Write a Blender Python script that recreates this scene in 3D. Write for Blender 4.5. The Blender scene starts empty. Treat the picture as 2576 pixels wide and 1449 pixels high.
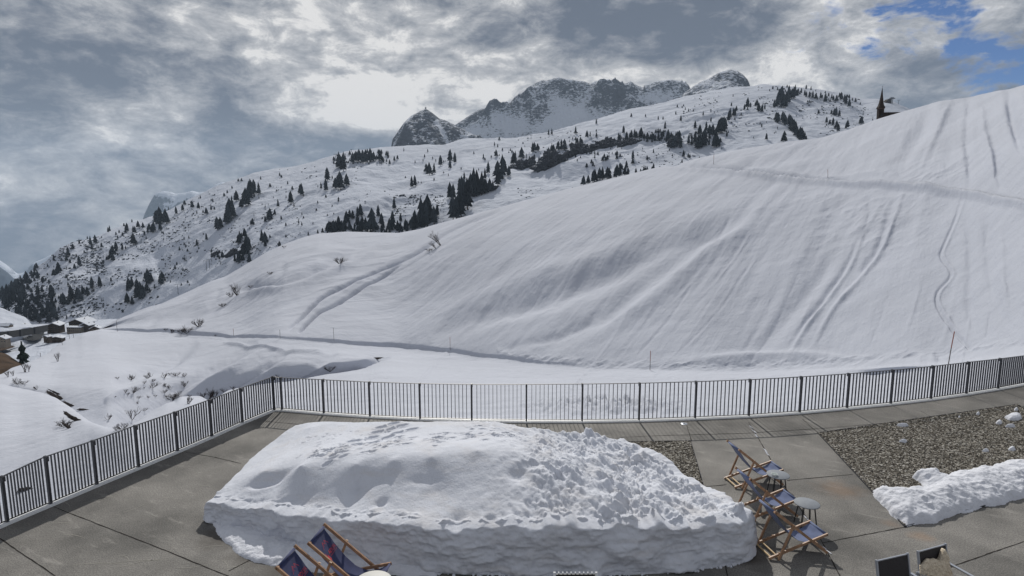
import bpy, math, random
import numpy as np
from mathutils import Vector, Matrix, noise as mnoise
random.seed(7); rng = np.random.default_rng(7)
R = math.radians
C = bpy.context.scene.collection
SC = bpy.context.scene

# ------------------------------------------------------------------ camera
F = 1500.0; CX, CY = 1288.0, 724.5; H = 6.0; TH = R(8.0)
ct, st = math.cos(TH), math.sin(TH)
cam_d = bpy.data.cameras.new('camera'); cam = bpy.data.objects.new('camera', cam_d); C.objects.link(cam)
cam.location = (0, 0, H); cam.rotation_euler = (R(90) - TH, 0, 0)
cam_d.lens = 36.0 * F / 2576.0; cam_d.sensor_width = 36.0
cam_d.clip_start = 0.1; cam_d.clip_end = 40000
SC.camera = cam
SC.render.resolution_x = 1024; SC.render.resolution_y = 576

def G(px, py, z=0.0):
    """point where the sight line of the photo crosses the height z"""
    u = (px - CX) / F; v = (py - CY) / F
    wd = v * ct + st; fw = ct - v * st
    t = (H - z) / wd
    return Vector((u * t, fw * t, z))
def RY(px, py, Y):
    u = (px - CX) / F; v = (py - CY) / F
    wd = v * ct + st; fw = ct - v * st
    t = Y / fw
    return Vector((u * t, Y, H - wd * t))
def proj(p):
    d = p[2] - H
    zc = p[1] * ct - d * st
    return (CX + F * p[0] / zc, CY + F * (-(d) * ct - p[1] * st) / zc * 1.0)
def depth(p): return p[1] * ct - (p[2] - H) * st

# ------------------------------------------------------------------ noise (numpy)
def _h(ix, iy, s):
    n = (ix.astype(np.int64) * 374761393 + iy.astype(np.int64) * 668265263 + s * 974634777) & 0xffffffff
    n = ((n ^ (n >> 13)) * 1274126177) & 0xffffffff
    n = n ^ (n >> 16)
    return (n & 0xffff) / 65535.0 * 2 - 1
def vn(x, y, s=0):
    ix = np.floor(x); iy = np.floor(y); fx = x - ix; fy = y - iy
    fx = fx*fx*fx*(fx*(fx*6-15)+10); fy = fy*fy*fy*(fy*(fy*6-15)+10)
    a = _h(ix, iy, s); b = _h(ix+1, iy, s); c = _h(ix, iy+1, s); d = _h(ix+1, iy+1, s)
    return (a*(1-fx)+b*fx)*(1-fy) + (c*(1-fx)+d*fx)*fy
def fbm(x, y, o=4, s=0, g=.5, lac=2.03):
    r = 0; a = 1; t = 0
    for i in range(o):
        r = r + a * vn(x + 17.3*i, y - 9.1*i, s + i*13); t += a; a *= g; x = x*lac; y = y*lac
    return r / t
def ridged(x, y, o=5, s=0, g=.55):
    r = 0; a = 1; t = 0
    for i in range(o):
        n = 1 - np.abs(vn(x, y, s + i*7)) * 2
        r = r + a * n; t += a; a *= g; x, y = x*2.07 + .3*y, y*2.07 - .3*x
    return r / t

# ------------------------------------------------------------------ materials
def newmat(name):
    m = bpy.data.materials.new(name); m.use_nodes = True
    nt = m.node_tree; b = nt.nodes['Principled BSDF']
    return m, nt, b
def N(nt, t, **kw):
    n = nt.nodes.new(t)
    for k, v in kw.items():
        if k in n.inputs.keys() if isinstance(k, str) else False: n.inputs[k].default_value = v
        else: setattr(n, k, v)
    return n
def noise_node(nt, scale, detail=4, rough=.55, coord='Object', vec=None, stretch=None):
    n = nt.nodes.new('ShaderNodeTexNoise'); n.inputs['Scale'].default_value = scale
    n.inputs['Detail'].default_value = detail; n.inputs['Roughness'].default_value = rough
    if vec is None:
        tc = nt.nodes.new('ShaderNodeTexCoord'); vec = tc.outputs[coord]
    if stretch:
        for rot, scl in (((0, 0, stretch[0]), (1, 1, 1)), ((0, 0, 0), stretch[1])):
            mp = nt.nodes.new('ShaderNodeMapping')
            mp.inputs['Rotation'].default_value = rot; mp.inputs['Scale'].default_value = scl
            nt.links.new(vec, mp.inputs['Vector']); vec = mp.outputs['Vector']
    nt.links.new(vec, n.inputs['Vector'])
    return n
def ramp(nt, inp, stops):
    r = nt.nodes.new('ShaderNodeValToRGB'); cr = r.color_ramp
    while len(cr.elements) < len(stops): cr.elements.new(.5)
    for e, (p, c) in zip(cr.elements, stops):
        e.position = p; e.color = tuple(c) + (1,) if len(c) == 3 else c
    nt.links.new(inp, r.inputs['Fac']); return r
def bump(nt, b, inp, dist, strength=1.0, prev=None):
    n = nt.nodes.new('ShaderNodeBump'); n.inputs['Distance'].default_value = dist; n.inputs['Strength'].default_value = strength
    nt.links.new(inp, n.inputs['Height'])
    if prev is not None: nt.links.new(prev.outputs[0], n.inputs['Normal'])
    nt.links.new(n.outputs[0], b.inputs['Normal']); return n
def plain(name, col, rough=.6, metal=0, nscale=None, var=.25, bdist=None, bscale=None):
    m, nt, b = newmat(name)
    b.inputs['Roughness'].default_value = rough; b.inputs['Metallic'].default_value = metal
    if rough >= .8: b.inputs['Specular IOR Level'].default_value = .08
    if nscale:
        n = noise_node(nt, nscale, 5)
        c0 = [c*(1-var) for c in col]; c1 = [min(1, c*(1+var)) for c in col]
        r = ramp(nt, n.outputs['Fac'], [(.3, c0), (.7, c1)])
        nt.links.new(r.outputs['Color'], b.inputs['Base Color'])
    else: b.inputs['Base Color'].default_value = (*col, 1)
    if bdist:
        n2 = noise_node(nt, bscale or 20, 5); bump(nt, b, n2.outputs['Fac'], bdist)
    return m
def snow_mat(name, layers, col=(.80, .82, .86), dirt=None):
    """layers: list of (scale, distance, stretch)"""
    m, nt, b = newmat(name)
    b.inputs['Roughness'].default_value = .9; b.inputs['Specular IOR Level'].default_value = .03
    n = noise_node(nt, layers[0][0]*.3, 3)
    r = ramp(nt, n.outputs['Fac'], [(.3, [c*.94 for c in col]), (.7, [min(1, c*1.03) for c in col])])
    out = r.outputs['Color']
    if dirt:
        n3 = noise_node(nt, dirt[0], 6, .7, stretch=dirt[2] if len(dirt) > 2 else None)
        rr = ramp(nt, n3.outputs['Fac'], [(.5, (0, 0, 0)), (.75, (1, 1, 1))])
        mx = nt.nodes.new('ShaderNodeMix'); mx.data_type = 'RGBA'
        ml = nt.nodes.new('ShaderNodeMath'); ml.operation = 'MULTIPLY'; ml.inputs[1].default_value = .5
        nt.links.new(rr.outputs['Color'], ml.inputs[0]); nt.links.new(ml.outputs[0], mx.inputs['Factor'])
        nt.links.new(out, mx.inputs['A']); mx.inputs['B'].default_value = (*dirt[1], 1); out = mx.outputs['Result']
    nt.links.new(out, b.inputs['Base Color'])
    prev = None
    for sc, d, s in layers:
        nn = noise_node(nt, sc, 6, .6, stretch=s); prev = bump(nt, b, nn.outputs['Fac'], d, 1, prev)
    return m
FALL = math.atan2(-55, -40)   # fall line of the big slope
M = {}
M['slope'] = snow_mat('slope_snow', [(.25, .30, (-FALL, (.10, 1.8, 1))), (.5, .16, None), (3, .03, None)], col=(.475, .50, .565))
M['mtn'] = snow_mat('mountain_snow', [(.02, 7, None), (.07, 2.2, (.9, (.4, 1.4, 1)))], col=(.49, .525, .60))
M['pile'] = snow_mat('pile_snow', [(5, .022, None), (26, .008, None), (110, .003, None)], col=(.62, .645, .71), dirt=(2.2, (.55, .52, .50), (0, (.5, .5, 3))))
M['patch'] = snow_mat('patch_snow', [(9, .04, None), (50, .01, None)], col=(.66, .68, .74))
M['roofsnow'] = plain('roof_snow', (.62, .65, .71), .9)
def rocky(name, rockc, lo, hi, sc1, bd, bsc, steep=(.55, .8), amp=.9):
    m, nt, b = newmat(name)
    geo = nt.nodes.new('ShaderNodeNewGeometry'); sep = nt.nodes.new('ShaderNodeSeparateXYZ')
    nt.links.new(geo.outputs['Normal'], sep.inputs[0])
    n = noise_node(nt, sc1, 10, .80, stretch=(.3, (1, 1, 2.6)))
    # snow lies where the face is not steep
    mr = nt.nodes.new('ShaderNodeMapRange'); mr.inputs['From Min'].default_value = steep[0]; mr.inputs['From Max'].default_value = steep[1]
    ad = nt.nodes.new('ShaderNodeMath'); ad.operation = 'MULTIPLY_ADD'; ad.inputs[1].default_value = amp; 
    nt.links.new(n.outputs['Fac'], ad.inputs[0]); sb = nt.nodes.new('ShaderNodeMath'); sb.operation = 'SUBTRACT'; sb.inputs[1].default_value = amp*.5
    nt.links.new(sep.outputs['Z'], sb.inputs[0]); nt.links.new(sb.outputs[0], ad.inputs[2])
    if name == 'peak_rock':
        at = nt.nodes.new('ShaderNodeAttribute'); at.attribute_name = 'rockiness'
        ma = nt.nodes.new('ShaderNodeMath'); ma.operation = 'MULTIPLY_ADD'; ma.inputs[1].default_value = -.57; nt.links.new(at.outputs['Fac'], ma.inputs[0])
        nt.links.new(ad.outputs[0], ma.inputs[2]); a2 = nt.nodes.new('ShaderNodeMath'); a2.operation = 'ADD'; a2.inputs[1].default_value = .42; nt.links.new(ma.outputs[0], a2.inputs[0])
        nt.links.new(a2.outputs[0], mr.inputs['Value'])
    else: nt.links.new(ad.outputs[0], mr.inputs['Value'])
    n2 = noise_node(nt, sc1*2.5, 6, .6, stretch=(.4, (1, 1, 3)))
    rk = ramp(nt, n2.outputs['Fac'], [(.3, [c*.6 for c in rockc]), (.7, [c*1.5 for c in rockc])])
    mx = nt.nodes.new('ShaderNodeMix'); mx.data_type = 'RGBA'
    nt.links.new(mr.outputs['Result'], mx.inputs['Factor']); nt.links.new(rk.outputs['Color'], mx.inputs['A'])
    mx.inputs['B'].default_value = (.62, .66, .74, 1)
    nt.links.new(mx.outputs['Result'], b.inputs['Base Color']); b.inputs['Roughness'].default_value = .95; b.inputs['Specular IOR Level'].default_value = .05
    nb = noise_node(nt, bsc, 7, .65); bump(nt, b, nb.outputs['Fac'], bd)
    return m
M['peak'] = rocky('peak_rock', (.07, .08, .10), .4, .6, .055, 14, .05, (.60, .74), 3.2)
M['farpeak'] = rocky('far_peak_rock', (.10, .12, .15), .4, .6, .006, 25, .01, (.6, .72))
M['cliff'] = rocky('cliff_rock', (.045, .047, .055), .4, .6, .3, 1.5, .35, (.86, .96), 1.0)
M['rock'] = plain('dark_rock', (.07, .06, .055), .85, 0, 3, .4, .05, 6)
M['earth'] = plain('brown_earth', (.050, .033, .022), .95, 0, .08, .45, .5, .3)
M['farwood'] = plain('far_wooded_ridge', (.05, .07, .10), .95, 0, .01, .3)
M['crown'] = plain('conifer_needles', (.026, .032, .038), .9, 0, .6, .5)
M['crown2'] = plain('spruce_needles', (.03, .042, .034), .9, 0, 2, .5)
M['scrub'] = plain('dwarf_pine', (.030, .034, .040), .95, 0, .4, .5)
M['bark'] = plain('bark', (.06, .045, .035), .9, 0, 3, .3)
M['twig'] = plain('bare_twigs', (.045, .035, .032), .9, 0, 3, .3)
M['steel'] = plain('dark_steel', (.050, .052, .062), .42, .3, 12, .2)
M['galv'] = plain('white_flashing_sunlit_slat', (.78, .80, .82), .5, 0, 10, .06)
M['wood'] = plain('oiled_wood', (.34, .205, .125), .5, 0, 14, .3)
M['woodlight'] = plain('light_dowel', (.55, .40, .22), .5, 0, 14, .2)
M['table'] = plain('grey_table_paint', (.20, .22, .25), .75, 0, 18, .08)
M['tableleg'] = plain('black_leg', (.02, .022, .026), .4, .2)
M['whitetab'] = plain('white_table', (.52, .52, .50), .6)
M['frame'] = plain('grey_aluminium', (.45, .48, .54), .35, .6)
M['mesh'] = plain('dark_mesh_fabric', (.028, .025, .027), .75, 0, 60, .3)
M['glass'] = plain('ashtray_glass', (.7, .74, .72), .1)
M['red'] = plain('red_print', (.50, .035, .05), .7)
M['redpole'] = plain('red_pole', (.28, .10, .07), .6)
M['greypole'] = plain('grey_pole', (.11, .10, .10), .7)
M['pylon'] = plain('pylon_grey', (.10, .11, .13), .6)
M['chapelwall'] = plain('brown_shingle', (.038, .030, .028), .9, 0, .6, .35)
M['copper'] = plain('rusty_band', (.09, .05, .035), .7)
M['housewood'] = plain('house_timber', (.06, .045, .035), .85, 0, .3, .3)
M['houseplaster'] = plain('house_plaster', (.20, .17, .14), .85, 0, .3, .2)
M['window'] = plain('window_pane', (.02, .025, .03), .15)
M['asphalt'] = plain('asphalt', (.032, .034, .038), .9, 0, .2, .2)
M['rust'] = plain('rust', (.25, .10, .04), .9)

for k_ in ('crown',):
    nt = M[k_].node_tree; b = nt.nodes['Principled BSDF']; oi = nt.nodes.new('ShaderNodeObjectInfo')
    src = b.inputs['Base Color'].links[0].from_socket; mr = nt.nodes.new('ShaderNodeMapRange'); mr.inputs['To Min'].default_value = .7; mr.inputs['To Max'].default_value = 1.7
    nt.links.new(oi.outputs['Random'], mr.inputs['Value']); vm = nt.nodes.new('ShaderNodeVectorMath'); vm.operation = 'SCALE'
    nt.links.new(src, vm.inputs[0]); nt.links.new(mr.outputs[0], vm.inputs['Scale']); nt.links.new(vm.outputs[0], b.inputs['Base Color'])
def cloth_mat(name, col):
    m, nt, b = newmat(name)
    tc = nt.nodes.new('ShaderNodeTexCoord')
    n = noise_node(nt, 8, 4); r = ramp(nt, n.outputs['Fac'], [(.3, [c*.8 for c in col]), (.7, [c*1.15 for c in col])])
    nt.links.new(r.outputs['Color'], b.inputs['Base Color']); b.inputs['Roughness'].default_value = .85
    b.inputs['Sheen Weight'].default_value = .15
    w = noise_node(nt, 350, 1); bump(nt, b, w.outputs['Fac'], .001)
    # woven cloth lets a little light through
    tr = nt.nodes.new('ShaderNodeBsdfTranslucent'); tr.inputs['Color'].default_value = (*[c*.6 for c in col], 1)
    mx = nt.nodes.new('ShaderNodeMixShader'); mx.inputs[0].default_value = .15
    out = nt.nodes['Material Output']
    nt.links.new(b.outputs[0], mx.inputs[1]); nt.links.new(tr.outputs[0], mx.inputs[2]); nt.links.new(mx.outputs[0], out.inputs['Surface'])
    return m
M['cloth'] = cloth_mat('blue_canvas', (.13, .17, .31))
M['navy'] = cloth_mat('navy_canvas', (.032, .044, .13))

def concrete():
    m, nt, b = newmat('concrete')
    n1 = noise_node(nt, .55, 6, .6); n2 = noise_node(nt, 45, 3, .7); n3 = noise_node(nt, 2.2, 8, .75, stretch=(.5, (.5, 2.0, 1)))
    c1 = ramp(nt, n1.outputs['Fac'], [(.36, (.088, .086, .083)), (.64, (.205, .198, .189))])
    c2 = ramp(nt, n2.outputs['Fac'], [(.36, (.35, .35, .35)), (.64, (1.55, 1.53, 1.47))])
    mx = nt.nodes.new('ShaderNodeMix'); mx.data_type = 'RGBA'; mx.blend_type = 'MULTIPLY'; mx.inputs['Factor'].default_value = .75
    nt.links.new(c1.outputs['Color'], mx.inputs['A']); nt.links.new(c2.outputs['Color'], mx.inputs['B'])
    c3 = ramp(nt, n3.outputs['Fac'], [(.56, (0, 0, 0)), (.72, (1, 1, 1))])
    m3 = nt.nodes.new('ShaderNodeMath'); m3.operation = 'MULTIPLY'; m3.inputs[1].default_value = .62
    nt.links.new(c3.outputs['Color'], m3.inputs[0])
    mx2 = nt.nodes.new('ShaderNodeMix'); mx2.data_type = 'RGBA'
    nt.links.new(m3.outputs[0], mx2.inputs['Factor']); nt.links.new(mx.outputs['Result'], mx2.inputs['A']); mx2.inputs['B'].default_value = (.36, .345, .32, 1)
    cur = mx2.outputs['Result']
    tc = nt.nodes.new('ShaderNodeTexCoord')
    def blob(pos, rad, col, amt):
        nonlocal cur
        mp = nt.nodes.new('ShaderNodeVectorMath'); mp.operation = 'DISTANCE'; mp.inputs[1].default_value = pos
        nw = noise_node(nt, 3.0, 5); 
        nt.links.new(tc.outputs['Object'], mp.inputs[0])
        a = nt.nodes.new('ShaderNodeMath'); a.operation = 'MULTIPLY_ADD'; a.inputs[1].default_value = rad*1.6; a.inputs[2].default_value = -rad*.8
        nt.links.new(nw.outputs['Fac'], a.inputs[0])
        s = nt.nodes.new('ShaderNodeMath'); s.operation = 'ADD'; nt.links.new(a.outputs[0], s.inputs[0]); nt.links.new(mp.outputs['Value'], s.inputs[1])
        r = nt.nodes.new('ShaderNodeMapRange'); r.inputs['From Min'].default_value = rad; r.inputs['From Max'].default_value = rad*.2
        r.inputs['To Max'].default_value = amt
        nt.links.new(s.outputs[0], r.inputs['Value'])
        k = nt.nodes.new('ShaderNodeMix'); k.data_type = 'RGBA'; nt.links.new(r.outputs['Result'], k.inputs['Factor'])
        nt.links.new(cur, k.inputs['A']); k.inputs['B'].default_value = (*col, 1); cur = k.outputs['Result']
    blob(tuple(G(2110, 1230)), .55, (.24, .15, .09), .40)
    blob(tuple(G(2240, 1318)), .22, (.24, .15, .09), .3)
    blob(tuple(G(2320, 1350)), .25, (.26, .16, .09), .4)
    blob(tuple(G(1960, 1245)), .35, (.24, .14, .08), .4)
    for q in [(560, 1350, .35), (640, 1392, .3), (1050, 1445, .5), (1300, 1449, .5), (1500, 1446, .5), (1880, 1400, .35), (700, 1424, .3)]:
        blob(tuple(G(q[0], q[1])), q[2]*1.6, (.06, .052, .045), .85)   # melt water stains
    nt.links.new(cur, b.inputs['Base Color']); b.inputs['Roughness'].default_value = .8
    nb = noise_node(nt, 60, 4, .7); bump(nt, b, nb.outputs['Fac'], .006)
    return m
M['concrete'] = concrete()
def pebble_mat():
    m, nt, b = newmat('gravel')
    tc = nt.nodes.new('ShaderNodeTexCoord'); v = nt.nodes.new('ShaderNodeTexVoronoi'); v.inputs['Scale'].default_value = 26
    nt.links.new(tc.outputs['Object'], v.inputs['Vector'])
    sp = nt.nodes.new('ShaderNodeSeparateColor'); nt.links.new(v.outputs['Color'], sp.inputs[0])
    r = ramp(nt, sp.outputs[0], [(0, (.03, .025, .02)), (.35, (.085, .072, .055)), (.6, (.17, .152, .12)), (.8, (.30, .28, .24)), (1, (.5, .48, .44))])
    nt.links.new(r.outputs['Color'], b.inputs['Base Color']); b.inputs['Roughness'].default_value = .75
    return m
M['gravel'] = pebble_mat()
M['joint'] = plain('joint_dark', (.03, .027, .025), .95)
def fleece():
    m, nt, b = newmat('sheepskin')
    n = noise_node(nt, 45, 5, .7); r = ramp(nt, n.outputs['Fac'], [(.3, (.46, .37, .27)), (.65, (.82, .73, .58))])
    nt.links.new(r.outputs['Color'], b.inputs['Base Color']); b.inputs['Roughness'].default_value = .95
    nb = noise_node(nt, 60, 4); bump(nt, b, nb.outputs['Fac'], .02); return m
M['fleece'] = fleece()

# ------------------------------------------------------------------ mesh helpers
class MB:
    def __init__(s): s.v = []; s.f = []
    def add(s, vs, fs):
        o = len(s.v); s.v += [tuple(v) for v in vs]; s.f += [tuple(i+o for i in f) for f in fs]
    def box(s, c, d, rz=0):
        cx, cy, cz = c; dx, dy, dz = [q/2 for q in d]; co, si = math.cos(rz), math.sin(rz)
        vs = []
        for z in (-dz, dz):
            for x, y in ((-dx, -dy), (dx, -dy), (dx, dy), (-dx, dy)):
                vs.append((cx + x*co - y*si, cy + x*si + y*co, cz + z))
        s.add(vs, [(3, 2, 1, 0), (4, 5, 6, 7), (0, 1, 5, 4), (1, 2, 6, 5), (2, 3, 7, 6), (3, 0, 4, 7)])
    def tube(s, a, b, r0, r1=None, n=8, cap=True):
        a = Vector(a); b = Vector(b); r1 = r0 if r1 is None else r1
        d = (b - a)
        if d.length < 1e-9: return
        d.normalize(); u = d.orthogonal().normalized(); w = d.cross(u)
        vs = []
        for p, r in ((a, r0), (b, r1)):
            for i in range(n):
                t = 2*math.pi*i/n; vs.append(p + (u*math.cos(t) + w*math.sin(t))*r)
        fs = [(i, (i+1) % n, n + (i+1) % n, n+i) for i in range(n)]
        if cap: fs += [tuple(range(n-1, -1, -1)), tuple(range(n, 2*n))]
        s.add(vs, fs)
    def bar(s, a, b, side, w, t):
        """rectangular bar from a to b; w along 'side', t along the third axis"""
        a = Vector(a); b = Vector(b); d = (b-a).normalized(); sd = Vector(side); sd = (sd - d*sd.dot(d)).normalized(); up = d.cross(sd)
        vs = []
        for p in (a, b):
            for x, y in ((-1, -1), (1, -1), (1, 1), (-1, 1)): vs.append(p + sd*(x*w/2) + up*(y*t/2))
        s.add(vs, [(3, 2, 1, 0), (4, 5, 6, 7), (0, 1, 5, 4), (1, 2, 6, 5), (2, 3, 7, 6), (3, 0, 4, 7)])
    def cone(s, c, r, h, n=24, z0=0): pass
    def disc(s, c, r, t, n=40):
        cx, cy, cz = c; prof = [(0, t), (r-.008, t), (r, t-.006), (r, .004), (r-.006, 0), (0, 0)]
        s.lathe((cx, cy, cz), prof, n)
    def lathe(s, c, prof, n=24):
        cx, cy, cz = c; vs = []
        for r, z in prof:
            for i in range(n):
                t = 2*math.pi*i/n; vs.append((cx + r*math.cos(t), cy + r*math.sin(t), cz+z))
        fs = []
        for k in range(len(prof)-1):
            for i in range(n): fs.append((k*n+i, (k+1)*n+i, (k+1)*n+(i+1) % n, k*n+(i+1) % n))
        s.add(vs, fs)
    def build(s, name, mat, parent=None, smooth=False, off=None, loc=None):
        me = bpy.data.meshes.new(name)
        vs = s.v
        if off is not None: vs = [(a-off[0], b-off[1], c-off[2]) for a, b, c in vs]
        me.from_pydata(vs, [], s.f); me.update()
        if smooth: me.polygons.foreach_set('use_smooth', [True]*len(me.polygons))
        if mat: me.materials.append(mat)
        o = bpy.data.objects.new(name, me); C.objects.link(o)
        if parent is not None: o.parent = parent
        if loc is not None: o.location = loc
        return o
def npmesh(name, V, Fq, mat, smooth=True, parent=None, mats=None):
    V = np.asarray(V, dtype=np.float64); Fq = np.asarray(Fq, dtype=np.int32)
    me = bpy.data.meshes.new(name); k = Fq.shape[1]
    me.vertices.add(len(V)); me.vertices.foreach_set('co', V.ravel())
    me.loops.add(Fq.size); me.loops.foreach_set('vertex_index', Fq.ravel())
    me.polygons.add(len(Fq)); me.polygons.foreach_set('loop_start', np.arange(len(Fq), dtype=np.int32)*k)
    me.polygons.foreach_set('loop_total', np.full(len(Fq), k, dtype=np.int32))
    me.update(calc_edges=True); me.validate()
    me.polygons.foreach_set('use_smooth', np.full(len(me.polygons), smooth))
    me.materials.append(mat)
    o = bpy.data.objects.new(name, me); C.objects.link(o)
    if parent: o.parent = parent
    return o
def gridfaces(nr, nc):
    i = np.arange(nr-1)[:, None]*nc + np.arange(nc-1)[None, :]
    return np.stack([i, i+1, i+nc+1, i+nc], -1).reshape(-1, 4)
def tag(o, label=None, cat=None, group=None, kind=None):
    if label: o['label'] = label
    if cat: o['category'] = cat
    if group: o['group'] = group
    if kind: o['kind'] = kind
    return o
def empty(name, loc, rz=0, label=None, cat=None, group=None):
    o = bpy.data.objects.new(name, None); C.objects.link(o); o.empty_display_size = .2
    o.location = loc; o.rotation_euler = (0, 0, rz)
    return tag(o, label, cat, group)
def copy_tree(o, parent=None, kids=None):
    c = o.copy(); C.objects.link(c)
    if parent is not None: c.parent = parent
    for ch in [x for x in list(C.objects) if x.parent == o] if kids is None else kids: copy_tree(ch, c)
    return c

# ------------------------------------------------------------------ terrain lofts
def pl(pts, x, col):
    pts = sorted(pts); return np.interp(x, [p[0] for p in pts], [p[col] for p in pts])
def gsm(a, s):
    if s <= 0: return a
    k = np.arange(-int(3*s)-1, int(3*s)+2); w = np.exp(-k*k/(2*s*s)); w /= w.sum()
    return np.convolve(np.pad(a, len(k)//2, mode='edge'), w, mode='valid')
def seg_dist(px, py, pts):
    best = np.full(px.shape, 1e9); tt = np.zeros(px.shape); side = np.zeros(px.shape); n = len(pts)-1
    for i in range(n):
        ax, ay = pts[i][:2]; bx, by = pts[i+1][:2]; dx, dy = bx-ax, by-ay; L = dx*dx+dy*dy
        t = np.clip(((px-ax)*dx+(py-ay)*dy)/L, 0, 1); d = np.hypot(px-ax-t*dx, py-ay-t*dy)
        s = np.sign((px-ax)*dy-(py-ay)*dx)
        m = d < best; best = np.where(m, d, best); tt = np.where(m, (i+t)/n, tt); side = np.where(m, s, side)
    return best, tt, side
def spl(p, k=5):
    p = [np.array(q[:2], float) for q in p]; out = []
    for i in range(len(p)-1):
        a = p[max(0, i-1)]; b = p[i]; c = p[i+1]; d = p[min(len(p)-1, i+2)]
        for j in range(k):
            u = j/k; out.append(tuple(.5*(2*b+(c-a)*u+(2*a-5*b+4*c-d)*u*u+(-a+3*b-3*c+d)*u**3)))
    out.append(tuple(p[-1])); return out
def feature(PXg, PYg, pts, width, depth_, taper=True, wob=0, seed=0, k=1.0):
    """dz of a groove (depth_<0) or a ridge along a line"""
    xs = [p[0] for p in pts]; ys = [p[1] for p in pts]; w = width*3.2
    m = (PXg > min(xs)-w) & (PXg < max(xs)+w) & (PYg > min(ys)-w) & (PYg < max(ys)+w)
    dz = np.zeros(PXg.shape)
    if not m.any(): return dz
    pts = spl(pts)
    d, t, s = seg_dist(PXg[m], PYg[m], pts)
    if wob: d = np.abs(d*s + wob*fbm(PXg[m]*.03, PYg[m]*.03, 3, seed))
    a = np.exp(-(d/width)**2)
    if taper: a = a*np.clip(np.minimum(t, 1-t)*(9 if width < 4.2 else 3.5), 0, 1)
    dz[m] = depth_*a
    return dz
LAY = {}
def loft(name, knots, rows, px0, px1, step, mat, disp=None, sm=3.0, label=None, feats=None):
    pxs = np.arange(px0, px1+step, step); nc = len(pxs)
    KP = []; KW = []
    for k in knots:
        KP.append(gsm(pl(k, pxs, 1), sm)); KW.append(gsm(1/pl(k, pxs, 2), sm*2))
    KP = np.array(KP); KW = np.array(KW); n = len(knots)
    def tang(A):
        d = A[1:]-A[:-1]; T = np.zeros_like(A)
        a, b = d[:-1], d[1:]
        hm = np.where(a*b > 0, 2*a*b/(a+b+1e-12*np.sign(a+b+1e-30)), 0)
        T[1:-1] = hm; T[0] = d[0]; T[-1] = d[-1]; return T
    TP = tang(KP); TW = tang(KW); P = []; W = []
    for i in range(n-1):
        ts = np.linspace(0, 1, rows[i], endpoint=(i == n-2))
        for t in ts:
            h00 = 2*t**3-3*t*t+1; h10 = t**3-2*t*t+t; h01 = -2*t**3+3*t*t; h11 = t**3-t*t
            P.append(h00*KP[i]+h10*TP[i]+h01*KP[i+1]+h11*TP[i+1]); W.append(h00*KW[i]+h10*TW[i]+h01*KW[i+1]+h11*TW[i+1])
    P = np.array(P); W = np.array(W); nr = len(P)
    U = np.broadcast_to((pxs-CX)/F, P.shape); V = (P-CY)/F
    wd = V*ct+st; fw = ct-V*st; Y = 1/W; T = Y/fw
    X = U*T; Z = H-wd*T
    if disp is not None: Z = Z + disp(X, Y, Z, np.broadcast_to(pxs, P.shape), P)
    co = np.stack([X, Y, Z], -1)
    zc = Y*ct-(Z-H)*st; PX = CX+F*X/zc; PY = CY+F*(-(Z-H)*ct-Y*st)/zc
    o = npmesh(name, co.reshape(-1, 3), gridfaces(nr, nc), mat)
    LAY[name] = (pxs, PX, PY, co)
    o['kind'] = 'structure'
    if label: o['label'] = label
    o['_'] = 0; del o['_']
    return o
def surf(lay, px, py):
    """nearest visible terrain point behind a photo pixel"""
    pxs, PX, PY, co = LAY[lay]
    c = int(np.clip(round((px-pxs[0])/(pxs[1]-pxs[0])), 2, len(pxs)-3))
    col = PY[:, c]
    # first crossing from the camera side
    s = np.nonzero((col[:-1]-py)*(col[1:]-py) <= 0)[0]
    if len(s) == 0:
        j = int(np.argmin(np.abs(col-py))); return Vector(co[j, c])
    best = s[0]
    a, b = col[best], col[best+1]; t = 0 if abs(b-a) < 1e-9 else (py-a)/(b-a)
    cf = (px-pxs[0])/(pxs[1]-pxs[0])
    return Vector(co[best, c]*(1-t)+co[best+1, c]*t)

B_ridge = [(251,829,235),(300,803,245),(367,776,260),(400,766,270),(467,736,290),(533,706,305),(567,695,312),(617,666,322),(667,636,330),(717,613,338),(767,596,345),(800,588,350),(872,583,352),(1005,586,345),(1055,576,338),(1138,553,328),(1238,526,318),(1305,508,310),(1405,481,300),(1472,464,295),(1572,441,285),(1638,424,280),(1685,416,276),(1760,397,270),(1872,373,262),(1985,356,255),(2060,348,250),(2135,326,243),(2210,299,235),(2285,277,222),(2360,256,205),(2435,246,185),(2510,228,165),(2540,224,155),(2576,213,145),(2700,180,130),(2950,130,110)]
B_ridge = [(a, b, c*float(np.interp(a, [251, 500, 800, 1200], [.60, .60, .62, .62]))) for a, b, c in B_ridge]
left_edge = [(-400,1010,95),(-100,965,100),(3,940,110),(28,927,118),(67,911,128),(97,901,135),(122,887,146),(139,872,160),(167,856,172),(192,847,180),(208,838,188)]
K4 = left_edge + [(251,829,200),(300,836,193),(400,842,183),(500,850,172),(600,857,160),(700,861,146),(850,873,112),(1000,886,97),(1133,899,88),(1200,908,82),(1300,918,74),(1400,928,67),(1500,934,62),(1633,939,57),(1800,941,53.5),(1900,939,52),(2100,933,47),(2300,920,40),(2391,915,38),(2576,895,32),(2950,860,24)]
LF = lambda x: float(np.interp(x, [700, 1000], [.60, 1.0]))
left_edge = [(a, b, c*.6) for a, b, c in left_edge]
K4 = [(a, b, c*LF(a)) for a, b, c in K4]
def shift(k, dpy, fy, lo=-1e9, hi=1e9): return [(a, b+dpy, c*fy) for a, b, c in k if lo <= a <= hi]
hid = lambda dpy, fy: shift(left_edge, dpy, fy)
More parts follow.
